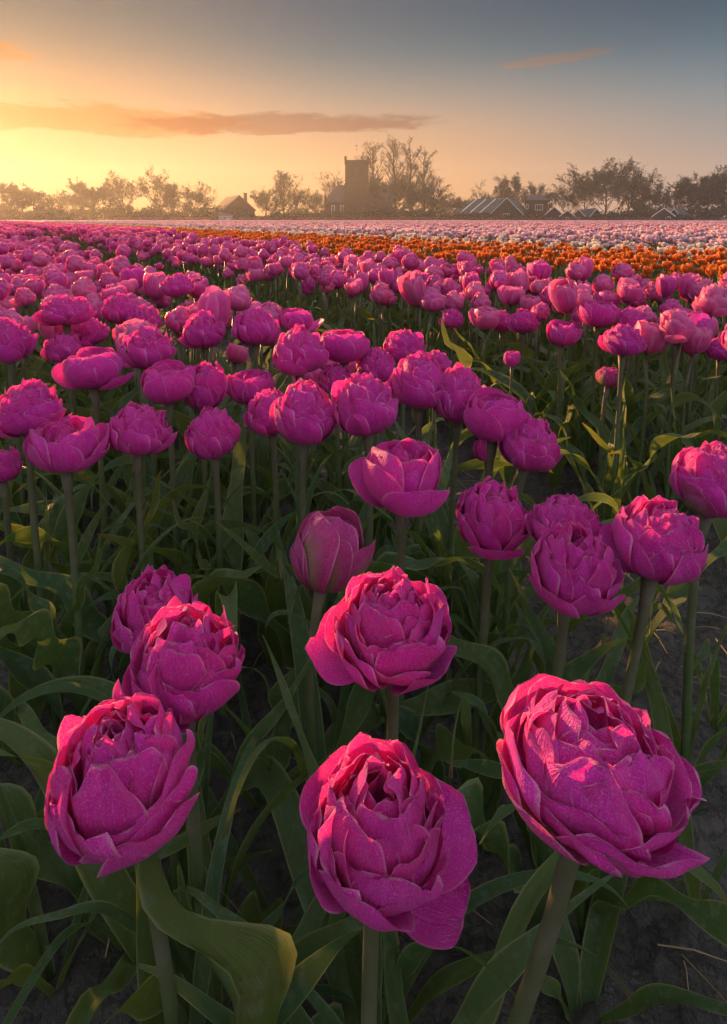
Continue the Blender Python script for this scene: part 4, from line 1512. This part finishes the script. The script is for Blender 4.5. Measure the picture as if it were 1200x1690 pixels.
def verge(mb, x0, x1, y0, ze, zr, wdt=0.2, over=0.35):
    """white bargeboards on the front gable"""
    xm = (x0 + x1) / 2
    s = (zr - ze) / (xm - x0)
    xa, xb, za = x0 - over, x1 + over, ze - over * s
    for (a, za_, b, zb_) in ((xa, za, xm, zr), (xm, zr, xb, za)):
        y = y0 - over - 0.06
        mb.add([(a, y, za_ - 0.05), (b, y, zb_ - 0.05), (b, y, zb_ + wdt), (a, y, za_ + wdt), (a, y + 0.05, za_ - 0.05), (b, y + 0.05, zb_ - 0.05), (b, y + 0.05, zb_ + wdt), (a, y + 0.05, za_ + wdt)],
               [(0, 1, 2, 3), (7, 6, 5, 4), (0, 4, 5, 1), (3, 2, 6, 7), (0, 3, 7, 4), (1, 5, 6, 2)])


def gable_house(name, px, w_px, top, eave, dist, depth, label, wall=M_DARKWOOD, roof=M_ROOF, trim=True, turn=0.0, windows=(), door=None, chimney=None):
    p, yaw = frame_for(px, dist, turn)
    w = far_width(px, dist, w_px)
    zr, ze = far_height(px, top, dist), far_height(px, eave, dist)
    root = empty(name, p, yaw)
    tag(root, label, 'house')
    x0, x1 = -w / 2, w / 2
    mb = MB()
    gable_wall(mb, x0, x1, 0, depth, ze, zr - 0.02)
    mb.build('wall', wall, root)
    mb = MB()
    gable_roof(mb, x0, x1, 0, depth, ze, zr)
    rf = mb.build('roof', roof, root)
    if chimney is not None:
        mb = MB()
        mb.box(chimney - 0.4, chimney + 0.4, depth * 0.5, depth * 0.5 + 0.8, zr - 1.5, zr + 0.9)
        mb.box(chimney - 0.5, chimney + 0.5, depth * 0.5 - 0.1, depth * 0.5 + 0.9, zr + 0.9, zr + 1.1)
        mb.build('chimney', M_BRICK, rf)
    if trim:
        mb = MB()
        verge(mb, x0, x1, 0, ze, zr)
        mb.box(-0.06, 0.06, -0.46, -0.38, zr + 0.2, zr + 0.9)
        mb.build('bargeboards', M_TRIM, root)
    for (x, z, a, b) in windows:
        window(root, x, z, a, b)
    if door:
        mb = MB()
        mb.box(door - 0.5, door + 0.5, -0.08, -0.01, 0, 2.1)
        mb.build('door', M_TRIM, root)
    return root


# farmhouse at left
gable_house('farmhouse', 396, 52, 323, 346, 158, 14, 'misty farmhouse with a steep gable and chimney left of the church', M_BRICK, M_ROOF_RED, False, 0.25,
            windows=[(-1.8, 1.0, 1.0, 1.4), (1.8, 1.0, 1.0, 1.4)], door=0.0, chimney=3.6)
mb = MB()
p, yaw = frame_for(373, 154)
rt = empty('farm_shed', p, yaw)
tag(rt, 'low white fronted shed beside the farmhouse', 'shed')
mb.box(-1.8, 1.8, 0, 3, -0.1, 1.5)
mb.build('wall', M_TRIM, rt)
mb = MB()
mb.add([(-2.1, -0.3, 1.5), (2.1, -0.3, 1.5), (2.1, 3.3, 2.3), (-2.1, 3.3, 2.3), (-2.1, -0.3, 1.62), (2.1, -0.3, 1.62), (2.1, 3.3, 2.42), (-2.1, 3.3, 2.42)],
       [(0, 3, 2, 1), (4, 5, 6, 7), (0, 1, 5, 4), (1, 2, 6, 5), (2, 3, 7, 6), (3, 0, 4, 7)])
mb.build('roof', M_ROOF, rt)


def make_church():
    dist = 170.0
    p, yaw = frame_for(589, dist)
    root = empty('church', p, yaw)
    tag(root, 'brick church with square tower, flagpole and steep nave among the tall trees', 'church')
    W = far_width(589, dist, 38)
    H = far_height(589, 264, dist)
    h = W / 2
    mb = MB()
    mb.box(-h, h, 0, W, -0.3, H - 1.0)
    for (xa, xb) in ((-h - 0.25, -h + 0.7), (h - 0.7, h + 0.25)):       # corner buttresses
        mb.box(xa, xb, -0.35, 0.6, -0.3, H * 0.62)
    tw = mb.build('tower', M_BRICK, root)
    mb = MB()
    mb.box(-h - 0.2, h + 0.2, -0.2, W + 0.2, H - 1.0, H - 0.7)
    mb.box(-h - 0.12, h + 0.12, -0.12, 0.3, H - 0.7, H)
    mb.box(-h - 0.12, h + 0.12, W - 0.3, W + 0.12, H - 0.7, H)
    mb.box(-h - 0.12, -h + 0.3, 0.3, W - 0.3, H - 0.7, H)
    mb.box(h - 0.3, h + 0.12, 0.3, W - 0.3, H - 0.7, H)
    mb.build('parapet', M_BRICK, tw)
    for sx in (-1, 1):
        for yy in (0.1, W - 0.1):
            mb = MB()
            x = sx * (h - 0.1)
            mb.tube([(x, yy, H - 0.1), (x, yy, H + 0.5), (x, yy, H + 0.55), (x, yy, H + 0.9), (x, yy, H + 1.2)], [0.34, 0.30, 0.42, 0.36, 0.06], 6)
            mb.build('pinnacle', M_BRICK, tw)
    for x in (-1.3, 1.3):
        mb = MB()
        mb.box(x - 0.55, x + 0.55, -0.06, -0.01, H - 5.0, H - 2.6)
        mb.tube([(x, -0.01, H - 2.6), (x, -0.06, H - 2.6)], [0.55, 0.55], 12)
        mb.build('belfry_opening', M_DARKWOOD, tw)
    mb = MB()
    mb.add([(-h + 0.3, 0.3, H - 0.65), (h - 0.3, 0.3, H - 0.65), (h - 0.3, W - 0.3, H - 0.65), (-h + 0.3, W - 0.3, H - 0.65), (0, W / 2, H + 0.6)],
           [(0, 1, 4), (1, 2, 4), (2, 3, 4), (3, 0, 4)])
    mb.build('tower_roof', M_LEAD, tw)
    fp = MB()
    zt = far_height(589, 237, dist)
    fp.tube([(-0.1, W / 2, H + 0.2), (-0.1, W / 2, zt)], [0.09, 0.05], 6)
    fp.tube([(-0.1, W / 2, zt - 1.6), (-0.1, W / 2, zt - 1.4), (-0.1, W / 2, zt - 1.2)], [0.05, 0.28, 0.05], 8)
    fo = fp.build('flagpole', M_LEAD, tw)
    wv = MB()
    wv.box(-0.55, 0.35, W / 2 - 0.02, W / 2 + 0.02, zt - 0.35, zt - 0.1)
    wv.build('weathervane', M_LEAD, fo)
    # nave: gable end to the left of the tower, ridge running to the right behind it
    xl = -far_width(560, dist, 54)
    zr, ze = far_height(556, 304, dist), far_height(556, 332, dist)
    xr = far_width(620, dist, 60)
    mb = MB()
    y0, y1 = W * 0.15, W + 6
    ym = (y0 + y1) / 2
    mb.add([(xl, y0, -0.3), (xl, y1, -0.3), (xl, y1, ze), (xl, ym, zr), (xl, y0, ze), (xr, y0, -0.3), (xr, y1, -0.3), (xr, y1, ze), (xr, ym, zr), (xr, y0, ze)],
           [(4, 3, 2, 1, 0), (5, 6, 7, 8, 9), (0, 5, 9, 4), (1, 2, 7, 6)])
    nv = mb.build('nave', M_BRICK, root)
    mb = MB()
    xk = xl + far_width(556, dist, 20)           # hipped towards the gable end as in the picture
    for (ya, yb) in ((y0 - 0.4, ym), (y1 + 0.4, ym)):
        mb.add([(xl - 0.3, ya, ze - 0.3), (xr + 0.3, ya, ze - 0.3), (xr + 0.3, yb, zr + 0.15), (xk, yb, zr + 0.15)], [(0, 1, 2, 3)] if ya < yb else [(3, 2, 1, 0)])
    mb.add([(xl - 0.3, y0 - 0.4, ze - 0.3), (xk, ym, zr + 0.15), (xl - 0.3, y1 + 0.4, ze - 0.3)], [(0, 1, 2)])
    mb.build('nave_roof', M_ROOF, root)
    mb = MB()
    mb.tube([(xk, ym, zr - 0.4), (xk, ym, zr + 0.9), (xk, ym, zr + 1.4)], [0.3, 0.25, 0.05], 6)
    mb.build('finial', M_LEAD, root)
    mb = MB()
    mb.box(xl + 0.1, xl + 0.8, y0 - 0.25, y0 + 0.3, -0.3, ze + 1.1)
    mb.tube([(xl + 0.45, y0, ze + 1.1), (xl + 0.45, y0, ze + 1.8)], [0.4, 0.03], 4)
    mb.build('buttress', M_BRICK, root)
    for q in range(2):
        window(root, xl + 2.6 + q * 2.6, 2.0, 1.0, 2.6, y0 - 0.01, 'window', 1)


make_church()

# the long barn with pale roof verges
def make_barn():
    dist = 158.0
    p, yaw = frame_for(808, dist, -0.18)
    root = empty('barn', p, yaw)
    tag(root, 'long dark barn with white roof strips left of the tall brick house', 'barn')
    s = far_width(808, dist, 100) / 100.0
    zr, ze = far_height(808, 327, dist), far_height(808, 350, dist)
    x0, x1 = -60 * s, 58 * s
    mb = MB()
    mb.box(x0 + 0.8, x1 - 0.8, 0, 9, -0.2, ze)
    mb.build('wall', M_DARKWOOD, root)
    g0 = MB()                                           # camera-facing front gable at the right end
    gx0, gx1 = x1 - 58 * s, x1
    gable_wall(g0, gx0 + 0.4, gx1 - 0.4, -1.2, 5, ze - 0.6, zr - 0.1)
    g0.build('front_gable', M_DARKWOOD, root)
    mb = MB()
    mb.add([(x0, -0.6, ze - 0.3), (x1, -0.6, ze - 0.3), (x1 - 18 * s, 4.5, zr), (x0 + 26 * s, 4.5, zr), (x0, 9.6, ze - 0.3), (x1, 9.6, ze - 0.3)],
           [(0, 1, 2, 3), (5, 4, 3, 2), (4, 0, 3), (1, 5, 2)])
    rf = mb.build('roof', M_ROOF, root)
    mb = MB()
    gable_roof(mb, gx0 + 0.4, gx1 - 0.4, -1.2, 5, ze - 0.6, zr - 0.1)
    mb.build('gable_roof', M_ROOF, root)
    mb = MB()
    verge(mb, gx0 + 0.4, gx1 - 0.4, -1.2, ze - 0.6, zr - 0.1, 0.2)
    mb.build('bargeboards', M_TRIM, root)
    for q in range(3):                                  # pale sheets set in the roof slope
        f0 = 0.08 + q * 0.14
        xa = x0 + (x1 - x0) * f0
        def pt(f, lift):
            return Vector((xa + f * 22 * s, -0.6 + 5.1 * f, ze - 0.3 + (zr - ze + 0.3) * f + lift))
        d = Vector((0.26, 0, 0))
        a, b = pt(0.02, 0.05), pt(0.95, 0.05)
        m2 = MB()
        m2.add([a, a + d, b + d, b, a + Vector((0, 0, 0.08)), a + d + Vector((0, 0, 0.08)), b + d + Vector((0, 0, 0.08)), b + Vector((0, 0, 0.08))],
               [(0, 3, 2, 1), (4, 5, 6, 7), (0, 1, 5, 4), (1, 2, 6, 5), (2, 3, 7, 6), (3, 0, 4, 7)])
        m2.build('roof_strip', M_TRIM, root)
    window(root, gx1 - 29 * s, 0.8, 1.6, 1.3, -1.22, bars=2)


make_barn()


def make_tall_house():
    dist = 156.0
    p, yaw = frame_for(884, dist)
    root = empty('brick_house', p, yaw)
    tag(root, 'tall narrow dark brick house with hipped roof and white windows', 'house')
    w = far_width(884, dist, 37)
    ze, zr = far_height(884, 330, dist), far_height(884, 320, dist)
    mb = MB()
    mb.box(-w / 2, w / 2, 0, 6, -0.2, ze)
    mb.build('wall', M_BRICK, root)
    mb = MB()
    e = 0.45
    mb.add([(-w / 2 - e, -e, ze), (w / 2 + e, -e, ze), (w / 2 + e, 6 + e, ze), (-w / 2 - e, 6 + e, ze), (-w * 0.15, 3, zr), (w * 0.15, 3, zr)],
           [(0, 1, 5, 4), (1, 2, 5), (2, 3, 4, 5), (3, 0, 4), (3, 2, 1, 0)])
    mb.build('roof', M_ROOF, root)
    for z in (0.45, 2.9):
        window(root, 0.7, z, 1.9, 1.5, bars=2)
    window(root, -2.2, 3.2, 0.6, 1.2, bars=0)
    window(root, -2.4, 0.5, 0.7, 1.4, bars=0)


make_tall_house()
gable_house('cottage', 914, 26, 342, 353, 152, 8, 'small dark cottage with white edges next to the tall brick house', windows=[(0.6, 0.5, 0.8, 0.9)])
gable_house('cottage', 936, 22, 348, 356, 149, 7, 'lowest little gable in the row of white edged cottages', windows=[(0.0, 0.3, 0.8, 0.8)])
gable_house('cottage', 954, 20, 346, 356, 150, 7, 'steep little cottage with bright white edges, third from the brick house', windows=[(0.0, 0.3, 0.9, 0.8)])
gable_house('cottage', 983, 22, 345, 356, 151, 9, 'rightmost cottage in the row of white edged cottages', turn=0.5)
gable_house('cottage', 1095, 34, 344, 356, 150, 8, 'lone dark cottage with white edges among trees at right', windows=[(0.9, 0.3, 1.0, 0.9)])
gable_house('cottage', 1112, 22, 345, 356, 155, 7, 'small gable half behind the lone cottage at right', turn=-0.3)

# ------------------------------------------------------------------ small litter on the soil
mb = MB()
rr = np.random.default_rng(12)
for q in range(260):
    x, y = rr.uniform(-0.5, 0.8), rr.uniform(0.02, 1.6)
    a, L = rr.uniform(0, 6.28), rr.uniform(0.015, 0.07)
    d = Vector((math.cos(a), math.sin(a), rr.uniform(-0.1, 0.25))) * L
    p0 = Vector((x, y, 0.012))
    mb.tube([p0, p0 + d * 0.5 + Vector((0, 0, 0.004)), p0 + d], [0.0008, 0.0007, 0.0004], 3, False)
tag(mb.build('straw_litter', M_STRAW), 'bits of dry straw strewn over the bare soil', 'straw', kind='stuff')

# ------------------------------------------------------------------ haze
mh = bpy.data.materials.new('morning_haze')
mh.use_nodes = True
mh.node_tree.nodes.clear()
kh = N(mh.node_tree)
pv = kh.new('ShaderNodeVolumePrincipled')
pv.inputs['Color'].default_value = (0.88, 0.93, 0.97, 1)
pv.inputs['Density'].default_value = 0.00075
pv.inputs['Anisotropy'].default_value = 0.52
oh = kh.new('ShaderNodeOutputMaterial')
kh.t.links.new(pv.outputs[0], oh.inputs['Volume'])
mb = MB()
mb.box(-335, 335, -65, 335, -1.5, 29.5)
hz_o = mb.build('haze', mh)
tag(hz_o, 'low warm morning mist hanging over the whole field', 'haze', kind='stuff')
